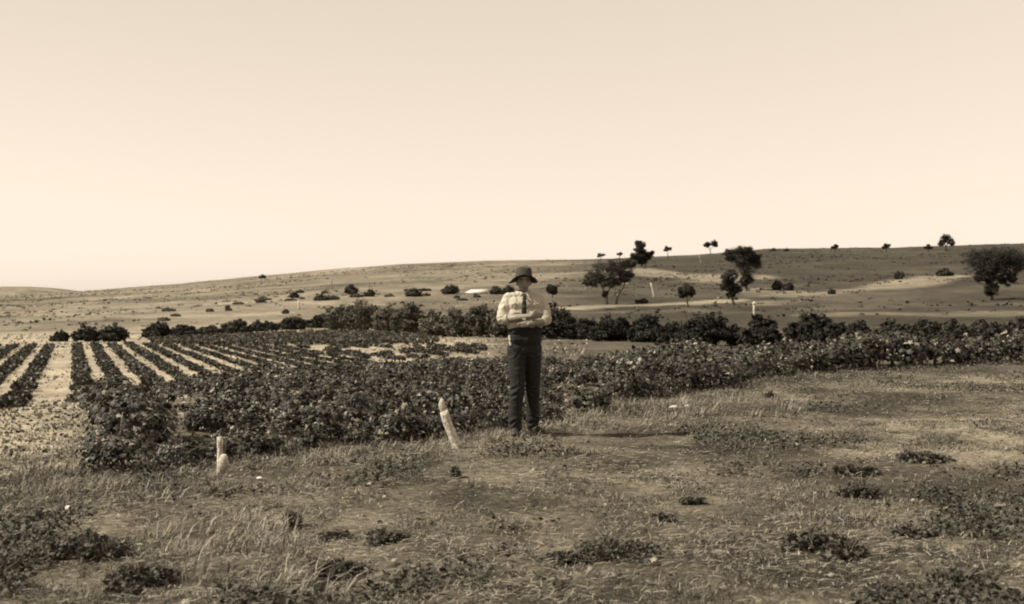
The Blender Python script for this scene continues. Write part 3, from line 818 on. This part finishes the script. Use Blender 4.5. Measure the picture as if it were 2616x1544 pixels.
def wrinkle(me, amp, f, seed, stretch=(1, 1, 1), ridged=True):
    kq = len(me.vertices); co = np.empty(kq * 3, np.float32); nr_ = np.empty(kq * 3, np.float32)
    me.vertices.foreach_get('co', co); me.vertices.foreach_get('normal', nr_)
    co = co.reshape(-1, 3); nr_ = nr_.reshape(-1, 3)
    a = vnoise(co[:, 0] * f * stretch[0] + co[:, 1] * f * .7, co[:, 2] * f * stretch[2] + co[:, 1] * f * .6, seed)
    b3 = vnoise(co[:, 0] * f * 1.9 * stretch[0] - co[:, 1] * f, co[:, 2] * f * 2.1 * stretch[2], seed + 5)
    h = (1 - 2 * np.abs(a) * 2) if ridged else 2 * a
    d = amp * (0.7 * h + .5 * b3)
    me.vertices.foreach_set('co', (co + nr_ * d[:, None]).astype(np.float32).ravel()); me.update()

M_SKIN = mat_plain("skin", 0.17, 0.55, (1, .86, .66), noise=.08, scale=20, spec=.35)
M_SHIRT = mat_plain("cotton_shirt", 0.35, 0.9, (1, .89, .70), noise=.05, scale=30, bump=.15, bscale=160)
M_TROUS = mat_plain("dark_wool", 0.013, 0.9, (1, .93, .80), noise=.25, scale=30, bump=.2, bscale=200)
M_HAT = mat_plain("felt", 0.035, 0.95, (1, .9, .7), noise=.12, scale=25, bump=.1, bscale=120)
M_HATBAND = mat_plain("hat_ribbon", 0.02, 0.7)
M_DARK = mat_plain("dark_cloth", 0.02, 0.8, noise=.2)
M_LIP = mat_plain("lips", 0.07, 0.5, (1, .8, .65))
M_HAIR = mat_plain("hair", 0.02, 0.6, noise=.3, scale=60)
M_BOOT = mat_plain("boot_leather", 0.03, 0.6, noise=.3, scale=30)

mp = at(1340, 1112)
man = empty('person', mp, 'man with crossed arms in dark hat, pale shirt, tie and dark trousers', 'person', rz=0.08)

# crossed arms: shoulder, elbow, wrist
SL, EL, WL = (-.190, .01, 1.495), (-.236, -.045, 1.275), (.055, -.190, 1.318)
SR, ER, WR = (.190, .02, 1.485), (.222, -.060, 1.265), (.030, -.205, 1.232)
def fingers(w, d, up, out, s=1.0, curl=.5):
    """palm, four unequal bent fingers and a thumb, as capsules"""
    w, d, up, out = Vector(w), Vector(d).normalized(), Vector(up).normalized(), Vector(out).normalized()
    caps = []
    palm0, palm1 = w, w + d * .075 * s
    for j in (-1.1, -.35, .35, 1.1):
        caps.append((w + up * .012 * j * s, .017 * s, palm1 + up * .019 * j * s, .0125 * s))
    for j, L in ((1.1, .070), (.35, .080), (-.35, .074), (-1.1, .058)):
        a = palm1 + up * .019 * j * s
        b3 = a + (d * .75 - out * curl * .4) * L * .5 * s
        c3 = b3 + (d * .55 - out * curl) * L * .35 * s
        e3 = c3 + (d * .3 - out * curl * 1.2) * L * .25 * s
        caps += [(a, .0098 * s, b3, .009 * s), (b3, .009 * s, c3, .0083 * s), (c3, .0083 * s, e3, .007 * s)]
    t0 = w + d * .02 * s + up * .022 * s; t1 = t0 + (d * .6 + up * .8) * .035 * s; t2 = t1 + (d * .95 + up * .25) * .032 * s
    caps += [(t0, .013 * s, t1, .0105 * s), (t1, .0105 * s, t2, .008 * s)]
    return caps

caps = [((0, .01, 1.47), .060, (-.008, -.002, 1.60), .054),
        ((-.11, .01, 1.46), .075, (.11, .01, 1.46), .075), ((-.07, .01, 1.15), .08, (.07, .01, 1.15), .08), ((0, .01, 1.1), .085, (0, .01, 1.45), .09),
        (SL, .058, EL, .045), (EL, .045, (-.10, -.125, 1.297), .043), ((-.10, -.125, 1.297), .043, WL, .028),
        (SR, .058, ER, .045), (ER, .044, (.14, -.14, 1.25), .042), ((.14, -.14, 1.25), .042, WR, .028),
        ((-.09, .0, .95), .085, (-.085, -.02, .5), .055), ((-.085, -.02, .5), .052, (-.105, .0, .08), .04),
        ((.09, .03, .95), .085, (.095, .10, .5), .055), ((.095, .10, .5), .052, (.11, .19, .08), .04)]
caps += fingers(WL, (.9, .05, .14), (-.1, -.1, 1), (.2, -.9, 0), 1.0, -.1)
caps += fingers(WR, (-.95, .12, -.10), (0, -.1, 1), (-.1, -.9, 0), 1.0, -.1)
ells = [((-.008, -.012, 1.715), (.074, .093, .108)), ((-.008, -.04, 1.655), (.056, .060, .062)), ((-.010, -.068, 1.612), (.030, .030, .022)),
        ((-.011, -.106, 1.662), (.014, .020, .012)), ((-.010, -.101, 1.685), (.0095, .014, .026)), ((-.010, -.092, 1.632), (.025, .012, .007)), ((-.010, -.09, 1.621), (.021, .012, .006)),
        ((-.010, -.088, 1.712), (.056, .016, .011)), ((-.083, .0, 1.678), (.010, .018, .032)), ((.067, .0, 1.678), (.010, .018, .032)),
        ((-.040, -.070, 1.662), (.022, .022, .02)), ((.022, -.070, 1.662), (.022, .022, .02)), ((0, .01, .97), (.13, .08, .10))]
link('body', fuse('man_body', caps, ells, .0072, 2), M_SKIN, man)
for ex in (-.036, .018):
    bm = bmesh.new(); bmesh.ops.create_uvsphere(bm, u_segments=12, v_segments=8, radius=.011, matrix=Matrix.Translation((ex, -.0855, 1.694)))
    me = bpy.data.meshes.new('eye'); bm.to_mesh(me); bm.free(); link('eye', me, M_HAIR, man)

link('eyebrows', fuse('man_eyebrows', [((-.056, -.096, 1.713), .006, (-.022, -.1045, 1.717), .006), ((.036, -.096, 1.713), .006, (.002, -.1045, 1.717), .006)], [], .004, 1), M_HAIR, man)
link('lips', fuse('man_lips', [((-.030, -.098, 1.627), .0045, (.010, -.098, 1.627), .0045), ((-.018, -.103, 1.627), .005, (-.002, -.103, 1.627), .005)], [], .0035, 1), M_LIP, man)
# hair under the hat; front fringe added to darken the shaded forehead
link('hair', fuse('man_hair', [], [((-.008, .010, 1.748), (.080, .096, .088)), ((-.008, .05, 1.68), (.068, .055, .07)), ((-.010, -.078, 1.762), (.058, .028, .022))], .008, 3), M_HAIR, man)

# shirt: chest, yoke and rolled sleeves
scaps = [((-.125, .01, 1.515), .060, (.125, .015, 1.51), .060), ((-.055, .012, 1.555), .050, (.045, .012, 1.55), .050),
         ((-.105, -.005, 1.44), .100, (.105, -.005, 1.44), .100), ((-.100, -.008, 1.34), .104, (.100, -.008, 1.34), .104), ((-.098, -.006, 1.24), .108, (.098, -.006, 1.24), .108),
         ((-.08, 0, 1.12), .090, (.08, 0, 1.12), .090),
         ((-.178, .01, 1.505), .066, (-.215, -.01, 1.42), .068), ((-.215, -.01, 1.42), .068, (-.234, -.028, 1.345), .070), ((-.234, -.028, 1.345), .070, (-.240, -.038, 1.290), .072),
         ((.178, .015, 1.495), .066, (.205, -.01, 1.42), .066), ((.205, -.01, 1.42), .066, (.222, -.03, 1.345), .068), ((.222, -.03, 1.345), .068, (.226, -.048, 1.28), .069),
         ((-.240, -.038, 1.305), .066, (-.205, -.066, 1.288), .056), ((.226, -.048, 1.285), .062, (.200, -.078, 1.268), .055)]
sh = fuse('man_shirt', scaps, [((-.012, .0, 1.56), (.074, .068, .03))], .0075, 5)
wrinkle(sh, .0060, 30, 81, (1.0, 1, .28)); wrinkle(sh, .0045, 24, 83, (.5, 1, 1.2))
link('shirt', sh, M_SHIRT, man)
# collar wings
cw = []
for s in (-1, 1):
    cw += [((-.012 + s * .052, -.035, 1.578), .011, (-.012 + s * .018, -.082, 1.565), .010), ((-.012 + s * .03, -.08, 1.56), .012, (-.012 + s * .052, -.105, 1.528), .007),
           ((-.012 + s * .052, -.035, 1.578), .012, (-.012 + s * .048, .05, 1.585), .012)]
link('collar', fuse('man_collar', cw, [], .005, 2), M_SHIRT, man)
# tie
link('tie', fuse('man_tie', [], [((-.012, -.103, 1.545), (.020, .014, .020)), ((-.014, -.120, 1.50), (.022, .010, .045)), ((-.016, -.136, 1.44), (.028, .010, .06)), ((-.018, -.150, 1.375), (.032, .010, .06))], .005, 2), M_DARK, man)
# rolled cuffs above the elbows
for (cx_, cy_, cz_), (dx_, dy_, dz_) in (((-.205, -.066, 1.288), (.7, -.45, .1)), ((.200, -.078, 1.268), (-.75, -.5, -.05))):
    bm = bmesh.new()
    q_ = Vector((0, 0, 1)).rotation_difference(Vector((dx_, dy_, dz_)).normalized()).to_matrix().to_4x4()
    for e_ in (-.012, .010):
        bmesh.ops.create_cone(bm, cap_ends=True, segments=20, radius1=.061, radius2=.059, depth=.026, matrix=Matrix.Translation((cx_, cy_, cz_)) @ q_ @ Matrix.Translation((0, 0, e_)))
    me = bpy.data.meshes.new('cuff'); bm.to_mesh(me); bm.free(); link('cuff', me, M_SHIRT, man)
# high trousers
tcaps = [((-.078, 0, 1.165), .112, (.082, 0, 1.165), .112), ((-.075, 0, 1.06), .114, (.078, .005, 1.06), .114), ((-.085, 0, .95), .110, (.088, .02, .95), .110),
         ((-.085, 0, .94), .108, (-.085, -.015, .72), .094), ((-.085, -.015, .72), .094, (-.086, -.02, .5), .080), ((-.086, -.02, .5), .080, (-.100, .0, .28), .074), ((-.100, .0, .28), .074, (-.105, .0, .085), .070),
         ((.088, .02, .94), .108, (.098, .06, .72), .092), ((.098, .06, .72), .092, (.098, .10, .5), .078), ((.098, .10, .5), .078, (.107, .15, .28), .073), ((.107, .15, .28), .073, (.11, .19, .085), .069)]
tr = fuse('man_trousers', tcaps, [], .008, 3)
wrinkle(tr, .007, 7, 91, (1.6, 1, .5)); wrinkle(tr, .004, 18, 93, (1, 1, 1.4))
kq = len(tr.vertices); co = np.empty(kq * 3, np.float32); nr_ = np.empty(kq * 3, np.float32)
tr.vertices.foreach_get('co', co); tr.vertices.foreach_get('normal', nr_); co = co.reshape(-1, 3); nr_ = nr_.reshape(-1, 3)
fold = np.zeros(kq)
for zc, sg, am in ((.49, .07, .006), (.14, .07, .008), (.88, .05, .004)):      # creases behind the knee, over the boot, at hip and waist
    fold += am * np.exp(-((co[:, 2] - zc) / sg) ** 2) * np.sin((co[:, 2] + .35 * co[:, 0] * np.sign(co[:, 0]) + .25 * co[:, 1]) * 80 + 14 * vnoise(co[:, 0] * 9 + co[:, 1] * 7, co[:, 2] * 9, 97))
tr.vertices.foreach_set('co', (co + nr_ * fold[:, None]).astype(np.float32).ravel()); tr.update()
link('trousers', tr, M_TROUS, man)
link('shirt_tail', fuse('man_shirt_tail', [((-.172, -.05, 1.095), .014, (-.168, -.07, 1.055), .016), ((-.168, -.07, 1.03), .014, (-.160, -.08, 1.00), .016)], [], .006, 3), M_SHIRT, man)
# boots
for nm, (fx, fy, an) in (('l', (-.108, .0, -.12)), ('r', (.112, .19, .55))):
    c, s = math.sin(an), -math.cos(an)
    bt = fuse('man_boot', [((fx, fy + .01, .09), .052, (fx, fy + .015, .045), .045), ((fx, fy, .05), .045, (fx + c * .12, fy + s * .12, .042), .040), ((fx + c * .12, fy + s * .12, .038), .042, (fx + c * .19, fy + s * .19, .030), .030),
                           ((fx - c * .03, fy - s * .03, .03), .035, (fx, fy, .03), .04)], [], .007, 3)
    link('boot', bt, M_BOOT, man)
# hat pushed back: felt crown with a dent, ribbon, drooping brim
def lathe(prof, seg=48, ex=1.0, ey=1.12, dent=0.0, droop=None):
    V, Q = [], []
    for (r_, z_) in prof:
        for j in range(seg):
            a = 2 * math.pi * j / seg
            x, y = r_ * ex * math.cos(a), r_ * ey * math.sin(a)
            z2 = z_
            if dent: z2 -= dent * math.exp(-(x / .03) ** 2) * (1 if z_ > .085 else 0)
            if droop: z2 += droop(a, r_)
            V.append((x, y, z2))
    for i in range(len(prof) - 1):
        for j in range(seg):
            j2 = (j + 1) % seg
            Q.append((i * seg + j, i * seg + j2, (i + 1) * seg + j2, (i + 1) * seg + j))
    return V, Q
hat = link('hat', None, None, man)
hat.location = (-.010, .004, 1.732); hat.rotation_euler = (math.radians(-13), math.radians(5), 0)
hat.empty_display_size = .1
V, Q = lathe([(.094, 0), (.093, .02), (.090, .055), (.086, .088), (.081, .108), (.070, .119), (.045, .124), (.0005, .124)], dent=.012)
link('crown', npmesh('hat_crown', V, None, Q, None, True), M_HAT, hat)
V, Q = lathe([(.0955, .002), (.0950, .022), (.0915, .024), (.0915, .001)])
link('ribbon', npmesh('hat_ribbon', V, None, Q, None, True), M_HATBAND, hat)
dr = lambda a, r_: -.034 * ((r_ - .09) / .055) * (math.cos(a) ** 2) * (1.7 if math.cos(a) < 0 else .8)
V, Q = lathe([(.088, .003), (.11, .003), (.13, .004), (.154, .006), (.157, .003), (.154, .001), (.13, -.001), (.11, -.002), (.088, -.002)], ey=1.12, droop=dr)
link('brim', npmesh('hat_brim', V, None, Q, None, True), M_HAT, hat)

# ------------------------------------------------------------------ weeds on the headland
M_WEED = mat_tone("weed_leaves", (1.0, .90, .68), .65, .2, transl=.1)
def weed(px, py, wpx, hpx, label, nl=120, tl=(.04, .11), leaf=.024, group='dark weeds on the mown grass'):
    p = at(px, py); k = p.y / F; rx, h = wpx * k / 2, hpx * k
    nl = nl * 4; nq = 12
    qa = RNG.uniform(0, 2 * math.pi, nq); qr = RNG.random(nq) ** .6 * .85; qi = RNG.integers(0, nq, nl); qs = RNG.uniform(.15, .6, nq)[qi]
    off = rand_unit(nl) * (RNG.random((nl, 1)) ** .5) * qs[:, None]
    ux = np.cos(qa)[qi] * qr[qi] + off[:, 0]; uy = np.sin(qa)[qi] * qr[qi] + off[:, 1]
    rr = np.clip(np.hypot(ux, uy), 0, 1)
    C = np.stack([ux * rx, uy * rx * .9, h * .62 * RNG.random(nl) * (1 - .55 * rr) * RNG.uniform(.5, 1.1, nq)[qi] + .01], -1)
    C[:, 2] += T(C[:, 0] + p.x, C[:, 1] + p.y) - p.z
    Nn = np.array([0, 0, .5]) + rand_unit(nl) * .9; Nn /= np.linalg.norm(Nn, axis=1, keepdims=True)
    V, Tq, m = vine_leaf_set(C, Nn, leaf * RNG.uniform(.5, 1.4, nl) * random.uniform(.9, 2.0))
    root = empty('weed', p, label, 'weed', group)
    link('leaves', npmesh('weed_leaves', V, Tq, None, np.repeat(RNG.uniform(*tl, nl), m)), M_WEED, root, kind='stuff')
    paths = []
    for j in range(9):
        a = j * .7; e = random.uniform(.4, .9)
        paths.append([((0, 0, -.02), .004), ((math.cos(a) * rx * e * .4, math.sin(a) * rx * e * .4, h * .5), .003), ((math.cos(a) * rx * e, math.sin(a) * rx * e, h * random.uniform(.6, 1)), .0015)])
    link('stems', tube_mesh('weed_stems', paths, 4), M_BARK, root)
    return root

weed(745, 1345, 70, 62, 'dark leafy weed casting a long shadow below the stump')
weed(850, 1378, 90, 34, 'flat spreading weed at the foot of the dark leafy one', 110)
weed(985, 1385, 110, 40, 'long flattened dark weed at bottom centre left', 150)
weed(1166, 1222, 34, 54, 'small upright black weed just below the leaning post', 60)
weed(1560, 1425, 230, 80, 'broad ragged weed patch at the bottom centre right', 300)
weed(1440, 1440, 130, 46, 'low ragged weed left of the broad bottom patch', 150)
weed(2075, 1405, 150, 110, 'tall bushy weed near the bottom right corner', 260)
weed(2170, 1425, 150, 66, 'dense black low weed touching the tall bushy weed', 230)
weed(2205, 1270, 120, 66, 'rounded dark weed with toothed leaves at right', 200)
weed(2195, 1212, 130, 40, 'flat weed just above the rounded toothed one', 140)
weed(2370, 1180, 150, 40, 'low dark weed patch nearest the right edge', 150)
weed(215, 1420, 210, 110, 'big dark leafy clump in the bottom left corner', 300)
weed(360, 1500, 200, 80, 'leafy clump at the lower left border right of the corner clump', 240)
weed(860, 1470, 150, 60, 'dark matted weed at the bottom edge left of centre', 200)
weed(1770, 1290, 70, 26, 'tiny flat weed right of the broad bottom patch', 70)
weed(1985, 1130, 60, 22, 'tiny weed far back on the right grass', 60)
weed(1968, 1018, 34, 34, 'little bushy weed by the vines at right', 60)
weed(1700, 1330, 60, 26, 'small dark weed above the broad bottom patch', 70)
weed(2450, 1500, 220, 70, 'matted dark weed in the lower right corner', 240)
weed(2330, 1370, 120, 40, 'flat weed right of the tall bushy weed', 130)

# ------------------------------------------------------------------ grass, straw and fallen leaves
def blade_mesh(name, B, D, h, w, tone_):
    """B foot, D leaning direction (unit), h length, w width"""
    kq = len(B)
    side = np.cross(D, np.array([0, 0, 1.0])) + .3 * rand_unit(kq); side /= np.linalg.norm(side, axis=1, keepdims=True)
    up = D.copy(); tipd = D + np.stack([D[:, 0] * .8, D[:, 1] * .8, -.35 * np.ones(kq)], -1); tipd /= np.linalg.norm(tipd, axis=1, keepdims=True)
    h = h[:, None]; w = w[:, None]
    m0 = B + up * h * .55; tp = m0 + tipd * h * .45
    V = np.stack([B - side * w * .5, B + side * w * .5, m0 - side * w * .4, m0 + side * w * .4, tp], 1).reshape(-1, 3)
    b0 = np.arange(kq)[:, None] * 5
    Tq = np.concatenate([b0 + np.array([0, 1, 2]), b0 + np.array([1, 3, 2]), b0 + np.array([2, 3, 4])])
    return npmesh(name, V, Tq, None, np.repeat(tone_, 5))

def scatter(count, r0, r1, power, margin=.64):
    """points on the headland, thinning out with distance"""
    u = RNG.random(count)
    e = 2 - power
    r = (r0 ** e + u * (r1 ** e - r0 ** e)) ** (1 / e)
    a = RNG.uniform(-margin, margin, count)
    x, y = a * r, r
    d, s = polydist(x, y, HL); sd = d * s
    return x, y, sd

def grass_field(count):
    x, y, sd = scatter(count, 3.6, 36, 1.75)
    cl = fbm(x / .35, y / .35, 101); big = fbm(x / 1.8, y / 1.8, 103)
    pth = (x * VD[0] + y * VD[1] < .3) & (sd < 5.5)
    keep = ((sd < .9) | (pth & (RNG.random(count) < .55 - .09 * sd))) & (RNG.random(count) < .54 + 1.3 * cl + .55 * big)
    x, y, sd, cl, big = x[keep], y[keep], sd[keep], cl[keep], big[keep]
    kq = len(x)
    z = T(x, y) - .006
    px = px_of(x, y)
    edge = smooth(-1.3, .0, sd)
    h = RNG.uniform(.012, .045, kq) * (1 + 1.0 * np.clip(cl + .3, 0, 1)) + edge * RNG.uniform(0, .13, kq)
    tuft = (fbm(x / .5, y / .5, 107) > .28) & (sd < -.8); h[tuft] *= 1.7
    w = np.clip(.0028 + .00036 * y, .004, .016) * RNG.uniform(.7, 1.4, kq)
    az_ = RNG.uniform(0, 2 * math.pi, kq); ln = RNG.uniform(.3, 3.0, kq)
    D = np.stack([np.cos(az_) * ln + .35, np.sin(az_) * ln, np.ones(kq)], -1); D /= np.linalg.norm(D, axis=1, keepdims=True)
    dry_falloff = np.clip(.50 + .9 * big + .5 * fbm(x / 5, y / 5, 109) + .25 * np.exp(-((px - 900) / 500.) ** 2) - .5 * smooth(1600, 2400, px) - .2 * smooth(600, 200, px), .05, .95)  # dry patches, plus lens falloff at the right put into blade colour
    isdry = RNG.random(kq) < dry_falloff
    tn = np.where(isdry, RNG.uniform(.12, .36, kq), RNG.uniform(.03, .085, kq))
    return blade_mesh('grass', np.stack([x, y, z], -1), D, h, w, tn)
link('grass', grass_field(760000), M_GRASS, label='mown dry grass covering the headland around the man', cat='grass', kind='stuff')

def straw_field(count):
    x, y, sd = scatter(count, 3.6, 30, 1.7)
    px = px_of(x, y)
    keep = (sd < .2) & (RNG.random(count) < .35 + 1.2 * fbm(x / 1.2, y / 1.2, 113) + .25 * smooth(2500, 1900, px))
    x, y = x[keep], y[keep]; kq = len(x)
    z = T(x, y) + RNG.uniform(.005, .04, kq)
    az_ = RNG.normal(.1, .8, kq)
    D = np.stack([np.cos(az_), np.sin(az_), RNG.uniform(-.05, .25, kq)], -1); D /= np.linalg.norm(D, axis=1, keepdims=True)
    return blade_mesh('straw', np.stack([x, y, z], -1), D, RNG.uniform(.03, .12, kq), np.clip(.0022 + .0004 * y, .0035, .012), RNG.uniform(.2, .5, kq))
link('straw', straw_field(62000), M_GRASS, label='pale straw strewn flat over the mown grass', cat='straw', kind='stuff')

def litter(count):
    x, y, sd = scatter(count, 3.8, 28, 1.7)
    keep = (sd < .6); x, y = x[keep], y[keep]; kq = len(x)
    C = np.stack([x, y, T(x, y) + RNG.uniform(.015, .05, kq)], -1)
    Nn = np.array([0, 0, 1.0]) + .7 * rand_unit(kq); Nn /= np.linalg.norm(Nn, axis=1, keepdims=True)
    V, Tq, m = vine_leaf_set(C, Nn, RNG.uniform(.025, .055, kq))
    tn = np.where(RNG.random(kq) < .5, RNG.uniform(.14, .32, kq), RNG.uniform(.03, .07, kq))
    return npmesh('fallen_leaves', V, Tq, None, np.repeat(tn, m))
link('fallen_leaves', litter(2600), M_GRASS, label='curled fallen leaves littering the mown grass', cat='leaves', kind='stuff')

def ground_weeds(count):
    """small dark leaves creeping through the grass in patches"""
    x, y, sd = scatter(count, 3.8, 26, 1.6)
    px = px_of(x, y)
    v = fbm(x / 1.1, y / 1.1, 121, 4) + .22 * smooth(1750, 2400, px) + .20 * smooth(650, 250, px) * (y < 9) + .12 * smooth(7.5, 5.5, y)
    keep = (sd < .6) & (v > .30 + .12 * RNG.random(count)); x, y, sd = x[keep], y[keep], sd[keep]; kq = len(x)
    C = np.stack([x, y, T(x, y) + RNG.uniform(.01, .075, kq)], -1)
    Nn = np.array([0, 0, .8]) + .8 * rand_unit(kq); Nn /= np.linalg.norm(Nn, axis=1, keepdims=True)
    V, Q = leaf_cards(C, Nn, RNG.uniform(.010, .026, kq), .65)
    return npmesh('ground_weeds', V, None, Q, np.repeat(RNG.uniform(.03, .10, kq), 4))
link('ground_weeds', ground_weeds(260000), M_WEED, label='dark creeping weeds patched through the dry mown grass', cat='weeds', kind='stuff')

def tall_tufts():
    Bs, Ds, hs, ws, ts = [], [], [], [], []
    spots = [(at(RNG.uniform(420, 840), RNG.uniform(1330, 1540)), .16, 22) for _ in range(24)]
    spots += [(at(RNG.uniform(1500, 2060), 1060 - (q_ := RNG.uniform(0, 1)) * 60 + 10), .17, 22) for _ in range(40)]
    spots += [(at(RNG.uniform(1180, 1420), RNG.uniform(1095, 1125)), .10, 20) for _ in range(18)]
    spots += [(at(RNG.uniform(1080, 1200), RNG.uniform(1130, 1160)), .12, 20) for _ in range(10)]
    spots += [(at(RNG.uniform(100, 640), RNG.uniform(1235, 1275)), .13, 20) for _ in range(24)]
    for p, h, m in spots:
        m = int(m * random.uniform(.7, 1.5))
        x = p.x + RNG.normal(0, .06, m); y = p.y + RNG.normal(0, .06, m)
        Bs.append(np.stack([x, y, T(x, y) - .005], -1))
        a = RNG.uniform(0, 6.28, m); ln = RNG.uniform(.1, .7, m)
        D = np.stack([np.cos(a) * ln + .35, np.sin(a) * ln, np.ones(m)], -1); Ds.append(D / np.linalg.norm(D, axis=1, keepdims=True))
        hs.append(h * RNG.uniform(.5, 1.3, m)); ws.append(RNG.uniform(.004, .009, m)); ts.append(RNG.uniform(.22, .42, m) if random.random() < .7 else RNG.uniform(.06, .14, m))
    return blade_mesh('tall_grass', np.concatenate(Bs), np.concatenate(Ds), np.concatenate(hs), np.concatenate(ws), np.concatenate(ts))
link('tall_grass', tall_tufts(), M_GRASS, label='taller grass tufts along the vines and at lower left', cat='grass', kind='stuff')

# ------------------------------------------------------------------ thin summer haze over the valley
HAZE = 0.0
if HAZE > 0:
    V, Q = box_verts(-6100, 6100, -6100, 6100, -45, 62)
    hm = bpy.data.materials.new("haze"); hm.use_nodes = True
    hn, hl = hm.node_tree.nodes, hm.node_tree.links
    hn.remove(hn["Principled BSDF"])
    pv = hn.new("ShaderNodeVolumePrincipled"); pv.inputs["Color"].default_value = (1, .92, .8, 1); pv.inputs["Density"].default_value = HAZE
    hl.new(pv.outputs[0], hn["Material Output"].inputs["Volume"])
    link('haze', npmesh('haze', V, None, Q), hm, kind='stuff', label='thin pale haze over the valley', cat='haze')
